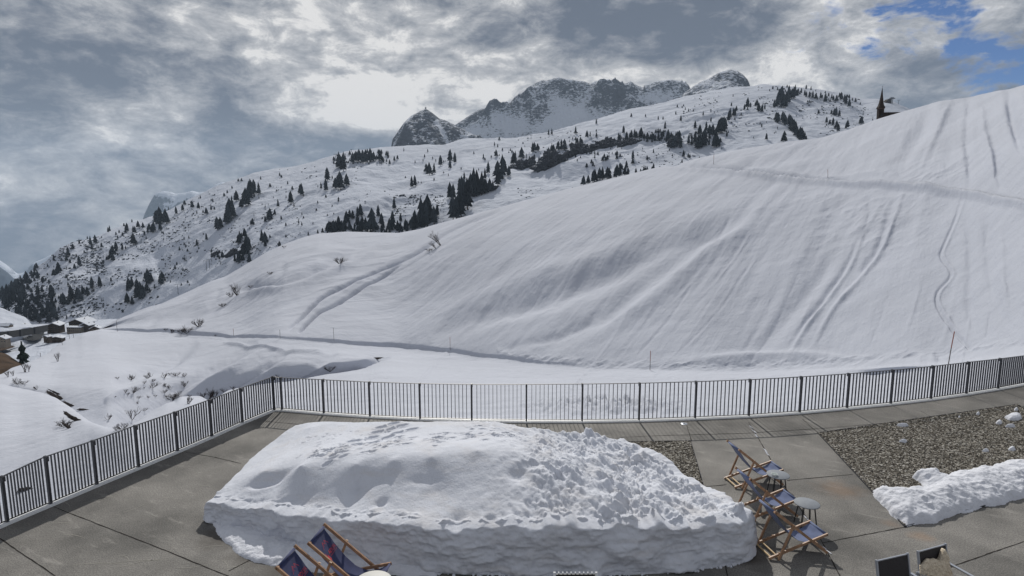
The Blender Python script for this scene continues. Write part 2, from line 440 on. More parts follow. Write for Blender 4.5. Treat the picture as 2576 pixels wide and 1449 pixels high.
K5 = hid(3, 1.02) + [(251,828,206),(300,831,198),(400,834,188),(500,841,176),(600,848,165),(700,853,150),(850,863,116),(1000,874,101),(1133,887,91.5),(1200,896,85),(1300,908,76.5),(1400,918,69.5),(1500,926,64),(1633,932,59),(1800,935,55),(1900,934,53.5),(2100,928,48.3),(2300,915,41.3),(2391,909,39.5),(2576,889,33),(2950,852,25)]
K6 = hid(8, 1.04) + [(251,827,208),(300,826,199),(400,827,189),(500,833,177),(600,840,166),(700,846,151),(850,854.5,116.6),(1000,864.5,101.4),(1133,878,91.9),(1200,887.5,85.4),(1300,900,76.9),(1400,910.5,69.9),(1500,920,64.6),(1633,926,59.6),(1800,928,55.8),(1900,926,54.5),(2100,917,49.5),(2300,900,43),(2391,892,41),(2576,868,34.5),(2950,825,26)]
def between(f, wf):
    out = []
    xs = np.linspace(251, 2950, 60)
    for x in xs:
        a, ya = pl(K6, x, 1), pl(K6, x, 2); b, yb = pl(B_ridge, x, 1), pl(B_ridge, x, 2)
        w = (1-f)/ya+f/yb
        out.append((float(x), float(a+(b-a)*f), float(1/(w*wf))))
    return out
K5 = [(a, b, c*(LF(a) if a > 250 else 1)) for a, b, c in K5]; K6 = [(a, b, c*(LF(a) if a > 250 else 1)) for a, b, c in K6]
K7 = hid(20, 1.08) + between(.38, 1.02)
K8 = hid(40, 1.12) + between(.78, 1.10)
K9 = hid(60, 1.2) + B_ridge
K10 = hid(90, 1.3) + [(a, b+28, c*1.12) for a, b, c in B_ridge]
K11 = hid(140, 1.5) + [(a, b+95, c*1.3) for a, b, c in B_ridge]
K0 = [(-400,1560,13),(0,1500,13),(300,1330,14),(690,1190,15.5),(1464,1200,13.5),(2010,1190,14),(2576,1120,16),(2950,1060,18)]
K1 = [(-400,1430,19),(0,1330,20),(244,1225,21),(447,1140,22),(683,1040,23),(815,1045,22.5),(1187,1062,21.5),(1464,1066,21),(1883,1052,22),(2240,1022,23),(2576,970,24),(2950,930,22)]
K2 = [(-400,955,45),(0,966,45),(50,977,45),(100,986,44),(143,1002,42),(167,1019,40),(187,1032,38),(223,1059,34),(277,1079,30),(310,1078,29),(333,1066,30),(367,1042,33),(417,1015,36),(467,1002,38),(567,982,40),(683,964,44),(750,955,47),(854,938,53),(916,926,60),(950,913,66),(985,905,72),(1060,912,74),(1133,919,72),(1300,938,62),(1500,952,53),(1633,957,49),(1900,957,45.5),(2200,950,40),(2391,938,34),(2576,920,28.5),(2950,890,23)]
K3 = [(-400,1020,60),(0,1005,60),(100,1030,56),(187,1075,50),(277,1112,46),(333,1108,46),(417,1050,53),(567,1010,61),(683,990,67),(854,953,76),(916,934,82),(985,897,86),(1060,902,87),(1133,907,82),(1300,926,70),(1500,942,58.5),(1633,947,54),(1900,947,49.5),(2200,941,43.5),(2391,926,36.5),(2576,907,30.5),(2950,875,23.5)]
K3 = [(a, b, c*float(np.interp(a, [277, 380, 700, 900], [1, 1.22, 1.12, 1]))) for a, b, c in K3]
def K35():
    out = []
    for x in np.linspace(-400, 2950, 70):
        a, ya = pl(K3, x, 1), pl(K3, x, 2); b, yb = pl(K4, x, 1), pl(K4, x, 2)
        w = .5/ya+.5/yb; out.append((float(x), float((a+b)/2), float(1/(w*(1.08 if x < 950 else 1.0)))))
    return out
FE = [  # (points, width px, depth m)
 ([(1260,528),(1180,556),(1110,592),(1040,640),(940,682),(859,723),(800,756),(723,834)], 4.5, -1.7),
 ([(1010,664),(940,706),(859,756),(800,786),(750,840)], 4, -1.5),
 ([(1000,652),(930,694),(859,738),(800,770),(735,836)], 4, .5),
 ([(1900,540),(1840,562),(1770,592),(1700,645),(1600,722),(1520,792),(1440,835),(1330,900)], 24, -1.9),
 ([(1930,510),(1880,575),(1790,630),(1720,690),(1620,770),(1540,812),(1440,870)], 20, 1.3),
 ([(1840,525),(1825,560),(1795,580),(1750,600)], 6, -.4),
 ([(1840,575),(1700,600),(1560,670),(1400,740),(1200,800),(1080,850)], 24, -2.2),
 ([(1700,560),(1500,650),(1330,700),(1180,770),(1010,845)], 26, 1.5),
 ([(1500,795),(1470,810),(1380,850),(1250,885)], 9, -.7),
 ([(2180,480),(2185,560),(2150,640),(2085,740),(2030,810),(1985,885)], 7, -1.0),
 ([(2215,520),(2170,600),(2135,680),(2070,770),(2010,850),(1990,890)], 5, .9),
 ([(2145,560),(2100,650),(2020,750),(1940,840),(1900,885)], 14, -.9),
 ([(2275,478),(2248,560),(2215,640),(2150,720),(2090,790),(2040,880)], 5, .9),
 ([(2250,500),(2228,580),(2190,660),(2130,735)], 7, -.8),
 ([(2350,262),(2320,320),(2280,385),(2245,435)], 12, -2.2),
 ([(2395,255),(2370,300),(2340,370),(2312,440)], 5, 1.4),
 ([(2370,270),(2330,350),(2290,430)], 7, 1.0),
 ([(2440,250),(2432,330),(2438,420),(2440,488)], 6, -1.4),
 ([(2470,260),(2475,340),(2492,420),(2505,490)], 6, 1.2),
 ([(2495,330),(2510,420),(2520,490)], 6, -.8),
 ([(2536,226),(2545,270),(2556,330),(2576,400)], 8, -3.0),
 ([(2575,230),(2590,330),(2620,430)], 18, 2.0),
 ([(2420,497),(2402,560),(2375,620),(2366,650),(2392,690),(2358,735),(2358,770),(2385,815),(2425,862),(2450,890)], 3, -.45),
 ([(2428,500),(2410,560),(2383,620),(2374,650),(2400,692),(2366,738),(2366,768),(2393,812),(2433,860)], 3, .28),
 ([(2430,520),(2442,640),(2440,760),(2460,850)], 10, -.6),
 ([(2480,540),(2490,650),(2500,760)], 10, -.5),
 ([(2515,560),(2520,680),(2530,800)], 8, .5),
 ([(1650,412),(1750,416),(1860,428),(1950,440),(2100,460),(2250,472),(2400,492),(2600,520),(2800,560)], 5, -1.9),
 ([(1650,420),(1750,424),(1860,436),(1950,448),(2100,467),(2250,480),(2400,500),(2600,530),(2800,570)], 4, 1.1),
 ([(1760,412),(1860,418),(1950,430),(2100,447),(2200,438),(2300,462)], 4, .8),
 ([(1800,400),(1870,392),(1960,372),(2000,362)], 2.5, -.5),
 ([(1860,425),(1900,415),(1960,400),(2020,385)], 9, -.9),
 ([(540,792),(620,742),(733,723),(833,683),(900,652),(1000,592)], 8, 2.0),
 ([(520,770),(600,728),(710,706),(810,668),(880,632),(970,596)], 10, -3.4),
 ([(560,855),(640,800),(760,740),(860,690)], 12, -1.2),
 ([(640,735),(700,690),(720,660)], 8, -1.0),
 ([(430,830),(520,770),(560,730)], 8, -1.0),
 ([(360,828),(430,780),(520,730)], 7, -.8),
 ([(650,862),(560,905),(470,950),(420,985)], 9, -1.1),
 ([(690,868),(600,915),(520,960),(440,1010)], 8, .9),
 ([(740,872),(660,920),(560,975),(480,1020)], 8, -.9),
 ([(500,860),(430,905),(350,935),(280,960)], 10, -.9),
 ([(420,935),(330,985),(260,1010)], 8, .8),
 ([(850,885),(760,930),(680,950)], 10, -.8),
 ([(560,862),(650,872),(740,882),(820,884)], 3, .5),
 ([(1300,955),(1500,1005),(1700,1010)], 5, 0),
 ([(1090,925),(1200,935),(1330,960)], 4, -.12),
 ([(1030,905),(1130,930),(1260,950)], 3, -.12),
 ([(2300,905),(2330,898),(2360,905)], 8, .5),
 ([(2150,905),(2000,895),(1850,900),(1650,915)], 9, .7),
 ([(1360,1035),(1450,1010),(1560,1000),(1700,1005)], 8, -.12),
]
for i in range(36):   # fine fall-line streaks of the big slope
    r = random.Random(i); x = r.uniform(1000, 2560); y0 = r.uniform(430 if x > 1800 else 560, 800); L = r.uniform(60, 240); sl = .75 if x < 1900 else .62*(1-(x-1900)/800)
    FE.append(([(x, y0), (x-L*sl*.5, y0+L*.55), (x-L*sl*1.05, y0+L)], r.uniform(2.5, 6), r.choice((-1, 1))*r.uniform(.1, .22)))
def disp_near(X, Y, Z, PXg, PYg):
    a = (X*.81-Y*.59); b = (X*.59+Y*.81)
    far = np.clip((Y-25)/60, 0, 1)
    rf = 1-.85*np.clip(1-np.abs(PYg-pl(B_ridge, PXg[0], 1)[None, :])/14, 0, 1)*(PXg > 400)
    up = np.clip((Y-pl(K6, PXg[0], 2)[None, :])/20, 0, 1)*(PXg > 251)*rf
    dz = fbm(X/40, Y/40, 3, 3)*.75*far*(1-.8*np.clip(1-np.abs(PYg-pl(B_ridge, PXg[0], 1)[None, :])/30, 0, 1))*np.clip(np.abs(Y-pl(K5, PXg[0], 2)[None, :])/25, 0, 1)
    dz += fbm(a/4, b/45, 3, 5)*.32*up + fbm(a/1.2, b/20, 3, 8)*.09*up
    dz += fbm(X/8, Y/8, 4, 11)*.24*far*rf
    dz += fbm(X/2.2, Y/2.2, 3, 17)*.05
    # broken crusty snow by the right-hand gullies
    bx = np.exp(-((PXg-2200)/140)**2)*np.exp(-((PYg-560)/90)**2) + np.exp(-((PXg-2350)/120)**2-((PYg-440)/28)**2) + .6*np.exp(-((PXg-2460)/60)**2-((PYg-380)/60)**2)
    cl = ridged(X/3.5, Y/5, 4, 23)
    dz += bx*cl*.35
    # churned foot of the slope above the track
    ft = np.clip(1-np.abs(PYg-(pl(K6, PXg[0], 1)[None, :]-6))/16, 0, 1)*(PXg > 1250)
    dz += ft*ridged(X/2.0, Y/1.6, 3, 31)*.22
    # grooming lines on the piste and trodden area
    pist = (PYg > 880)*(PXg > 650)*np.clip((PYg-(pl(K4, PXg[0], 1)[None, :]+4))/8, 0, 1)
    dz += pist*(np.sin((Y*1.0-X*.18)*2.4+fbm(X/6, Y/6, 2, 4)*2)*.035 + fbm(X/1.5, Y/.6, 3, 9)*.03)
    tr = np.exp(-((PXg-1520)/170)**2-((PYg-1022)/20)**2)*(Y < 40)
    dz += tr*ridged(X/.6, Y/.5, 3, 41)*.65
    for pts, w, d in FE:
        if not d: continue
        mx_ = sum(q[0] for q in pts)/len(pts); my_ = sum(q[1] for q in pts)/len(pts); track = len(pts) >= 9 and abs(d) > 1
        k_ = (.60 if w >= 14 else .45) if w > 3 else .40; kw = 1.1
        if track and w > 3: k_ = 1.15
        elif d <= -1.5 and w < 5: k_ = .85; kw = .85
        elif mx_ > 2200 and my_ < 460 and w > 3: k_ = .26; kw = 1.6
        elif mx_ > 1900 and w > 3: k_ = .45; kw = 1.3
        elif mx_ < 900 and my_ > 850: k_ = .9
        dz += feature(PXg, PYg, pts, w*kw, d*k_, wob=.6 if track or w <= 5 else 3.0)
    return dz
loft('snow_slope', [K0, K1, K2, K3, K35(), K4, K5, K6, K7, K8, K9, K10, K11], [14, 70, 16, 60, 60, 10, 12, 130, 140, 60, 14, 8], -400, 2950, 2.5, M['slope'], disp_near, 2.2,
     'smooth near snow slope with piste and cat track')

# ---- mid mountain
C_sil = [(-500,800,1200),(0,757,1100),(50,706,1080),(83,676,1060),(113,658,1050),(150,622,1050),(187,607,1060),(233,597,1080),(283,575,1100),(333,558,1130),(367,549,1150),(417,531,1180),(467,507,1210),(513,486,1240),(540,471,1260),(600,452,1290),(640,437,1310),(700,425,1330),(770,412,1350),(830,395,1370),(872,381,1390),(938,374,1410),(985,368,1420),(1072,363,1430),(1115,364,1430),(1165,349,1440),(1238,349,1440),(1298,348,1450),(1372,338,1470),(1428,321,1490),(1472,308,1500),(1505,298,1500),(1555,283,1500),(1605,269,1500),(1664,259,1490),(1722,243,1470),(1835,221,1430),(1888,217,1400),(1921,212,1390),(1985,215,1360),(2060,225,1310),(2116,236,1270),(2165,251,1240),(2205,251,1200),(2248,258,1180),(2285,273,1150),(2400,330,1100),(2600,420,1000)]
def mid(f, base, wf):
    out = []
    for x in np.linspace(-500, 2600, 80):
        a, ya = pl(base, x, 1), pl(base, x, 2); b, yb = pl(C_sil, x, 1), pl(C_sil, x, 2)
        w = (1-f)/ya+f/yb; out.append((float(x), float(a+(b-a)*f), float(1/(w*wf))))
    return out
C0 = [(-500,880,700),(0,835,720),(120,822,730),(250,810,740),(400,800,700),(600,740,650),(800,640,640),(1000,640,620),(1300,570,600),(1700,480,640),(2000,430,680),(2300,400,720),(2600,480,700)]
def disp_mid(X, Y, Z, PXg, PYg):
    top = np.clip((PYg-pl(C_sil, PXg[0], 1)[None, :])/40, 0.15, 1)
    dz = fbm(X/260, Y/260, 4, 51)*16*top + ridged(X/120, Y/160, 4, 55)*7*top + fbm(X/28, Y/40, 4, 57)*2.6
    # snowy ledges on the middle shelf
    led = np.exp(-((PXg-1500)/260)**2-((PYg-345)/40)**2) + np.exp(-((PXg-1780)/160)**2-((PYg-300)/40)**2) + .7*np.exp(-((PXg-1020)/120)**2-((PYg-540)/35)**2)
    dz += led*ridged(X/55, Y/38, 4, 61)*6
    dz += -feature(PXg, PYg, [(370,610),(395,640),(400,670),(430,690),(520,705)], 14, 4)
    dz += feature(PXg, PYg, [(1290,425),(1400,440),(1480,420),(1600,385)], 14, -10)
    dz += feature(PXg, PYg, [(1280,395),(1380,380),(1500,360),(1640,345),(1750,340)], 12, 9)
    dz += feature(PXg, PYg, [(820,560),(940,530),(1060,490),(1180,460),(1290,400)], 14, 8)
    dz += feature(PXg, PYg, [(900,470),(1000,430),(1130,400),(1250,370)], 26, -9)
    return dz
loft('mountain', [[(a, b+160, c*.8) for a, b, c in C0], C0, mid(.35, C0, 1.03), mid(.7, C0, 1.03), C_sil, [(a, b+25, c*1.12) for a, b, c in C_sil], [(a, b+120, c*1.4) for a, b, c in C_sil]],
     [20, 80, 90, 80, 10, 6], -500, 2600, 4.0, M['mtn'], disp_mid, 1.3, 'snowy wooded mountain side above the valley')

# ---- rocky peaks
RK = {}
def rockmask(name, PXg, PYg, sil):
    g = lambda x, y, a, b: np.exp(-((PXg-x)/a)**2-((PYg-y)/b)**2)
    hgt = np.clip(1-(PYg-pl(sil, PXg[0], 1)[None, :])/(95 if name == 'rocky_range' else 80), 0, 1)
    r = .38+.62*hgt**.7
    if name == 'rocky_range':
        r = r-.9*g(1300,320,60,22)-.9*g(1440,300,50,38)-.6*g(1400,255,22,18)-.8*g(1180,335,40,14)-.7*g(1640,250,60,14)-.5*g(1255,300,20,12)-.35*g(1480,240,30,14)
        r = r+.8*np.exp(-(((PXg-1365)-(PYg-290)*-.9)/22)**2-((PYg-300)/38)**2)+.4*g(1235,285,45,14)+.5*g(1550,250,50,25)
    elif name == 'rocky_pyramid':
        r = .95+r*.3-.9*np.exp(-(((PXg-1110)-(PYg-330)*.55)/7)**2)*(PYg > 300)-.7*np.exp(-(((PXg-1030)+(PYg-300)*.5)/6)**2)+.3*g(1070,300,22,40)-.5*g(1175,345,25,10)
    else: r = .95+0*r-.5*g(1800,215,30,8)
    return np.clip(r, 0, 1.2)
def peak(name, sil, Y0, base_dy, amp, mat, step, label, rows=(60, 60, 8), ext=60, seed=70, sm=.6, bf=.80):
    xs = [p[0] for p in sil]; x0, x1 = min(xs)-ext, max(xs)+ext
    sil = [(x0, sil[0][1]+base_dy, Y0)] + [(a, b, Y0) for a, b in sil] + [(x1, sil[-1][1]+base_dy, Y0)]
    ys = [s[1] for s in sil]; yb = max(ys)+base_dy
    base = [(a, max(b+base_dy*.6, yb*.5+(b+base_dy)*.5), c*bf) for a, b, c in sil]
    midk = [(a, b*.5+bb*.5, c*(bf+1)/2*.985) for (a, b, c), (_, bb, _) in zip(sil, base)]
    def dsp(X, Y, Z, PXg, PYg):
        top = np.clip((PYg-pl(sil, PXg[0], 1)[None, :])/18, 0.06, 1)
        s = Y0/2600
        cx = X/(260*s); cy = Y/(420*s)
        RK[name] = rockmask(name, PXg, PYg, sil)
        return (.35+.65*RK[name])*top*(ridged(cx, cy, 6, seed, .6)*amp + fbm(X/(40*s), Y/(60*s), 4, seed+5)*amp*.28)
    o = loft(name, [base, midk, sil, [(a, b+40, c*1.08) for a, b, c in sil]], rows, x0, x1, step, mat, dsp, sm, label)
    at = o.data.attributes.new('rockiness', 'FLOAT', 'POINT'); at.data.foreach_set('value', RK[name].ravel().astype(np.float32))
D1 = [(985,367),(988,351),(1002,330),(1015,311),(1035,291),(1055,281),(1064,277),(1071,273),(1088,284),(1105,298),(1125,304),(1145,316),(1172,329),(1188,338),(1215,350)]
D2 = [(1120,330),(1145,313),(1172,296),(1205,276),(1222,271),(1230,262),(1238,255),(1250,259),(1262,265),(1272,258),(1285,261),(1295,248),(1305,239),(1322,233),(1338,214),(1365,201),(1375,203),(1388,198),(1405,194),(1428,199),(1440,200),(1455,203),(1470,204),(1485,211),(1495,206),(1505,203),(1520,204),(1532,201),(1545,207),(1555,211),(1572,211),(1580,208),(1587,204),(1598,213),(1605,216),(1618,221),(1622,214),(1632,212),(1647,206),(1664,203),(1685,200),(1711,204),(1722,209),(1730,213),(1737,226),(1760,240)]
D3 = [(1715,240),(1737,222),(1752,212),(1767,204),(1782,198),(1797,189),(1810,182),(1820,179),(1835,175),(1854,178),(1863,184),(1872,191),(1880,200),(1885,210),(1889,225)]
peak('rocky_range', D2, 3300, 170, 75, M['peak'], 1.6, 'long jagged rocky range streaked with snow behind the slopes', (90, 70, 8))
peak('rocky_pyramid', D1, 2500, 110, 42, M['peak'], 1.6, 'pyramid shaped rocky peak', (60, 60, 8), ext=20, seed=90)
peak('rocky_dome', D3, 2300, 80, 34, M['peak'], 1.6, 'rounded rocky summit', (50, 60, 8), ext=12, seed=110)
D4 = [(358,556),(363,540),(377,510),(390,488),(400,483),(410,481),(430,483),(443,488),(455,486),(467,485),(483,480),(500,484),(515,483),(530,474),(545,463),(558,458),(575,460),(590,466),(620,480)]
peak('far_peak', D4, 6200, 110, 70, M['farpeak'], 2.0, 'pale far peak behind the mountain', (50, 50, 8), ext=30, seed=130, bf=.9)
D5 = [(-500,560),(-60,640),(0,672),(20,686),(43,708),(60,730)]
D6 = [(-500,600),(-100,640),(0,655),(25,672),(45,690),(62,684),(83,661),(96,656),(110,650),(130,640),(160,650)]
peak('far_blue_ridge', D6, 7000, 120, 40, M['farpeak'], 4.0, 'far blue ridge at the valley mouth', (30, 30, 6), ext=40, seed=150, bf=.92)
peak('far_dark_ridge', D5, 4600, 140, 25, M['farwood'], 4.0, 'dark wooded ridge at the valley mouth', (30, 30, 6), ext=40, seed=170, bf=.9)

# ---- valley floor on the left, brown bank and the snowy hill beside the road
V0 = [(-500,1000,330),(-50,960,340),(100,945,350),(300,900,380)]
V1 = [(-500,930,430),(-50,905,430),(100,880,440),(300,860,450)]
V2 = [(-500,860,560),(-50,850,560),(100,836,580),(180,830,590),(300,826,600)]
V3 = [(-500,812,760),(-50,810,760),(100,812,760),(300,800,760)]
def dv(X, Y, Z, a, b): return fbm(X/60, Y/60, 4, 201)*3*np.clip((a < 230)*1.0, .2, 1)
loft('valley_floor', [V0, V1, V2, V3, [(a, b+10, c*1.1) for a, b, c in V3]], [30, 40, 30, 4], -500, 300, 4, M['mtn'], dv, 2, 'snowy valley floor with village')
W0 = [(-400,870,480),(0,842,500),(60,826,520),(78,822,530)]; W1 = [(-400,720,600),(0,772,600),(30,786,600),(62,797,600),(72,806,600),(78,820,600)]
loft('snowy_hill', [[(a, b+40, c) for a, b, c in W0], W0, [(-400,790,530),(0,806,540),(62,812,560),(78,821,560)], W1, [(a, b+30, c*1.1) for a, b, c in W1]], [6, 20, 20, 5], -400, 78, 3, M['mtn'], lambda X, Y, Z, a, b: fbm(X/20, Y/20, 4, 207)*2, 1, 'snowy hill above the village road')
E0 = [(-300,1000,170),(3,960,180),(30,945,185),(62,925,190)]; E1 = [(-300,850,240),(0,887,240),(20,893,240),(40,905,240),(57,917,240),(66,922,238)]
loft('brown_bank', [E0, E1, [(a, b+30, c*1.15) for a, b, c in E1]], [40, 8], -300, 66, 2, M['earth'], lambda X, Y, Z, a, b: fbm(X/6, Y/6, 4, 209)*1.0, 1, 'bare brown grass bank at the left edge')

# ------------------------------------------------------------------ terrace
fenceR = [(690,1033,682,948),(710,1033,702,950),(815,1042,808,955),(931,1050,925,961),(1057,1056,1051,965),(1187,1060,1183,967),(1324,1062,1322,967),(1464,1062,1464,966),(1607,1060,1607,964),(1748,1055,1748,960),(1883,1049,1885,955),(2011,1040,2013,948),(2130,1029,2133,940),(2240,1018,2243,931),(2341,1006,2344,921),(2430,993,2432,911),(2510,980,2511,902),(2580,967,2578,893),(2645,954,2642,884)]
fenceL = [(690,1033,682,948),(610,1066,602,977),(533,1101,525,1006),(447,1138,433,1037),(349,1179,335,1071),(244,1223,224,1109),(128,1272,102,1149),(19,1318,-3,1199),(-105,1372,-130,1252)]
def post_h(b, t):
    p = G(b[0], b[1]); lo, hi = .5, 1.6
    for _ in range(30):
        m = (lo+hi)/2
        if proj((p.x, p.y, m))[1] > t[1]: lo = m
        else: hi = m
    return p, lo
PR = [post_h(f[:2], f[2:]) for f in fenceR]; PLF = [post_h(f[:2], f[2:]) for f in fenceL]
edge = [p for p, h in reversed(PLF)] + [p for p, h in PR[1:]]
outset = .10
def offset_poly(pts, d):
    out = []
    for i, p in enumerate(pts):
        a = pts[max(0, i-1)]; b = pts[min(len(pts)-1, i+1)]; t = (b-a).normalized(); n = Vector((-t.y, t.x, 0))
        out.append(p+n*d)
    return out
outer = offset_poly(edge, outset)
far_r = outer[-1]; first = outer[0]
poly = [Vector((first.x-2.5, first.y-9, 0)), *outer, Vector((far_r.x+3, far_r.y-2, 0)), Vector((far_r.x+3, -6, 0)), Vector((first.x-2.5, -6, 0))]
# triangulated slab
import bmesh
bm = bmesh.new()
top = [bm.verts.new((p.x, p.y, 0)) for p in poly]
f = bm.faces.new(top); 
if f.normal.z < 0: f.normal_flip()
bmesh.ops.recalc_face_normals(bm, faces=bm.faces)
ex = bmesh.ops.extrude_face_region(bm, geom=[f]); 
for v in [g for g in ex['geom'] if isinstance(g, bmesh.types.BMVert)]: v.co.z = -7
bmesh.ops.recalc_face_normals(bm, faces=bm.faces); bmesh.ops.triangulate(bm, faces=bm.faces)
me = bpy.data.meshes.new('terrace'); bm.to_mesh(me); bm.free(); me.materials.append(M['concrete'])
terr = bpy.data.objects.new('terrace', me); C.objects.link(terr); terr['kind'] = 'structure'; terr['label'] = 'grey concrete roof terrace'
# joints
J = [[(133,1274),(410,1382),(500,1419),(575,1449)], [(0,1354),(40,1382),(140,1449)], [(467,1137),(540,1150),(607,1166)], [(665,1059),(767,1069)], [(575,1436),(655,1396)],
     [(1883,1062),(1912,1110),(1939,1156),(1977,1229),(2012,1278),(2057,1341),(2113,1449)], [(1728,1072),(1740,1109)], [(1771,1224),(1827,1219)], [(1980,1208),(2060,1201),(2145,1193)],
     [(1560,1100),(1677,1095),(1869,1090),(2089,1076),(2350,1053),(2576,1024)], [(2019,1055),(2057,1088)], [(2317,1034),(2350,1053)], [(2071,1365),(2180,1344),(2275,1326)], [(2275,1327),(2576,1251)],
     [(2385,1428),(2480,1395),(2576,1362)], [(1824,1418),(1830,1449)], [(1380,1073),(1364,1080)]]
mb = MB()
for line in J:
    for a, b in zip(line[:-1], line[1:]):
        A, B = G(*a, .004), G(*b, .004); n = max(1, int((B-A).length/.12)); pr = None
        d = (B-A).normalized(); s = Vector((-d.y, d.x, 0))
        for i in range(n+1):
            p = A.lerp(B, i/n)+s*random.uniform(-.004, .004); w = .009*random.uniform(.5, 1.3)
            q = (p+s*w, p-s*w)
            if pr: mb.add([pr[0], pr[1], q[1], q[0]], [(0, 1, 2, 3)])
            pr = q
mb.build('terrace_joint', M['joint'])['kind'] = 'structure'
bpy.data.objects['terrace_joint']['label'] = 'thin dark joints between the terrace slabs'
# snow left in the long joint
mb = MB()
for q in [(1890,1075),(1897,1086),(1903,1097),(1925,1134),(1930,1142),(2005,1268),(2030,1305),(2036,1312),(2080,1385)]:
    p = G(*q); 
    for k in range(3): mb.box((p.x+random.uniform(-.01,.01), p.y+(k-1)*.07, .008), (.02, .08, .008), .25)
tag(mb.build('joint_snow', M['patch']), kind='stuff', label='thin snow left in the long slab joint', cat='snow')
# hairline salt marks
mb = MB()
for i in range(26):
    x, y = random.uniform(60, 640), random.uniform(1150, 1430)
    p = G(x, y, .003); ang = random.uniform(-.3, .6); L = random.uniform(.3, 1.1); c = random.uniform(-.8, .8); pr = None
    for k in range(9):
        t = k/8; q = p+Vector((math.cos(ang+c*t)*L*t, math.sin(ang+c*t)*L*t, 0)); w = .006*math.sin(math.pi*(t*.9+.05)); s = Vector((-math.sin(ang), math.cos(ang), 0))*w
        if pr and q.x < 8: mb.add([pr[0], pr[1], q-s, q+s], [(0, 1, 2, 3)])
        pr = (q+s, q-s)
mb.build('terrace_mark', plain('pale_scratch', (.32, .31, .28), .9))['kind'] = 'structure'

# ------------------------------------------------------------------ fence
def fence(name, P, nb, label):
    root = empty(name, P[0][0], 0, label, 'fence'); off = P[0][0]
    for i, (p, h) in enumerate(P):
        mb = MB(); a = P[max(0, i-1)][0]; b = P[min(len(P)-1, i+1)][0]; t = (b-a).normalized(); n = Vector((-t.y, t.x, 0))
        mb.bar(p-Vector((0, 0, .06)), p+Vector((0, 0, h+.015)), t, .045, .065)
        mb.box((p.x, p.y, .03), (.11, .09, .02), math.atan2(t.y, t.x))
        c = p + n*.045
        mb.box((c.x, c.y, h-.04), (.05, .05, .10), math.atan2(t.y, t.x))
        mb.build('post', M['steel'], root, off=off)
    for (p, h), (q, g) in zip(P[:-1], P[1:]):
        t = (q-p).normalized(); n = Vector((-t.y, t.x, 0)); L = (q-p).length
        m = MB(); a = p+t*.035; b = q-t*.035
        m.bar(a+Vector((0, 0, h)), b+Vector((0, 0, g)), n, .042, .012)
        m.build('handrail', M['steel'], root, off=off)
        m = MB(); m.bar(a+Vector((0, 0, .075)), b+Vector((0, 0, .075)), n, .035, .012); m.build('bottom_rail', M['steel'], root, off=off)
        k = max(1, round(L/ (L/nb))) if L > .6 else 2
        for j in range(1, k+1):
            s = j/(k+1); c = a.lerp(b, s); hh = h+(g-h)*s
            m = MB(); m.bar(c+Vector((0, 0, .08)), c+Vector((0, 0, hh-.006)), n, .042, .012)
            bars.append((m, root, off))
bars = []
fence('terrace_fence', PR, 12, 'long dark steel fence along the back of the terrace')
rootR_b = list(bars); bars.clear()
fence('terrace_fence', PLF, 12, 'dark steel fence along the left side of the terrace with close bars')
rootL_b = list(bars); bars.clear()
def put_bars(lst):
    # pales of one panel form one slatted infill
    for i in range(0, len(lst), 12):
        m = MB(); root = lst[i][1]; off = lst[i][2]
        for q in lst[i:i+12]: m.add(q[0].v, q[0].f)
        m.build('pale_panel', M['steel'], root, off=off)
# first short bay has 2 pales
s = rootR_b[:2]; m = MB(); [m.add(q[0].v, q[0].f) for q in s]; m.build('pale_panel', M['steel'], s[0][1], off=s[0][2])
put_bars(rootR_b[2:]); put_bars(rootL_b)
# white flashing along the slab edge
mb = MB()
for a, b, a2, b2 in zip(edge[:-1], edge[1:], outer[:-1], outer[1:]):
    t = (b-a).normalized(); n = Vector((-t.y, t.x, 0))
    A, B = a-n*.085, b-n*.085
    z0, z1 = .004, .045
    o1, o2 = a+n*.12, b+n*.12
    vs = [A+Vector((0,0,z0)), B+Vector((0,0,z0)), B+Vector((0,0,z1)), A+Vector((0,0,z1)), o1+Vector((0,0,z1)), o2+Vector((0,0,z1)), o1+Vector((0,0,-.15)), o2+Vector((0,0,-.15))]
    mb.add(vs, [(0, 1, 2, 3), (3, 2, 5, 4), (4, 5, 7, 6)])
tag(mb.build('edge_flashing', M['galv']), 'white metal edge strip running under the terrace fence', 'edging')

# drain cap
p = G(1721, 1066); mb = MB(); mb.lathe((0, 0, 0), [(0, .012), (.06, .012), (.085, .006), (.09, 0)], 20); mb.box((0, 0, .02), (.05, .02, .015))
tag(mb.build('drain_cover', M['frame'], loc=p), 'small round metal drain cap in the slab near the fence', 'drain')

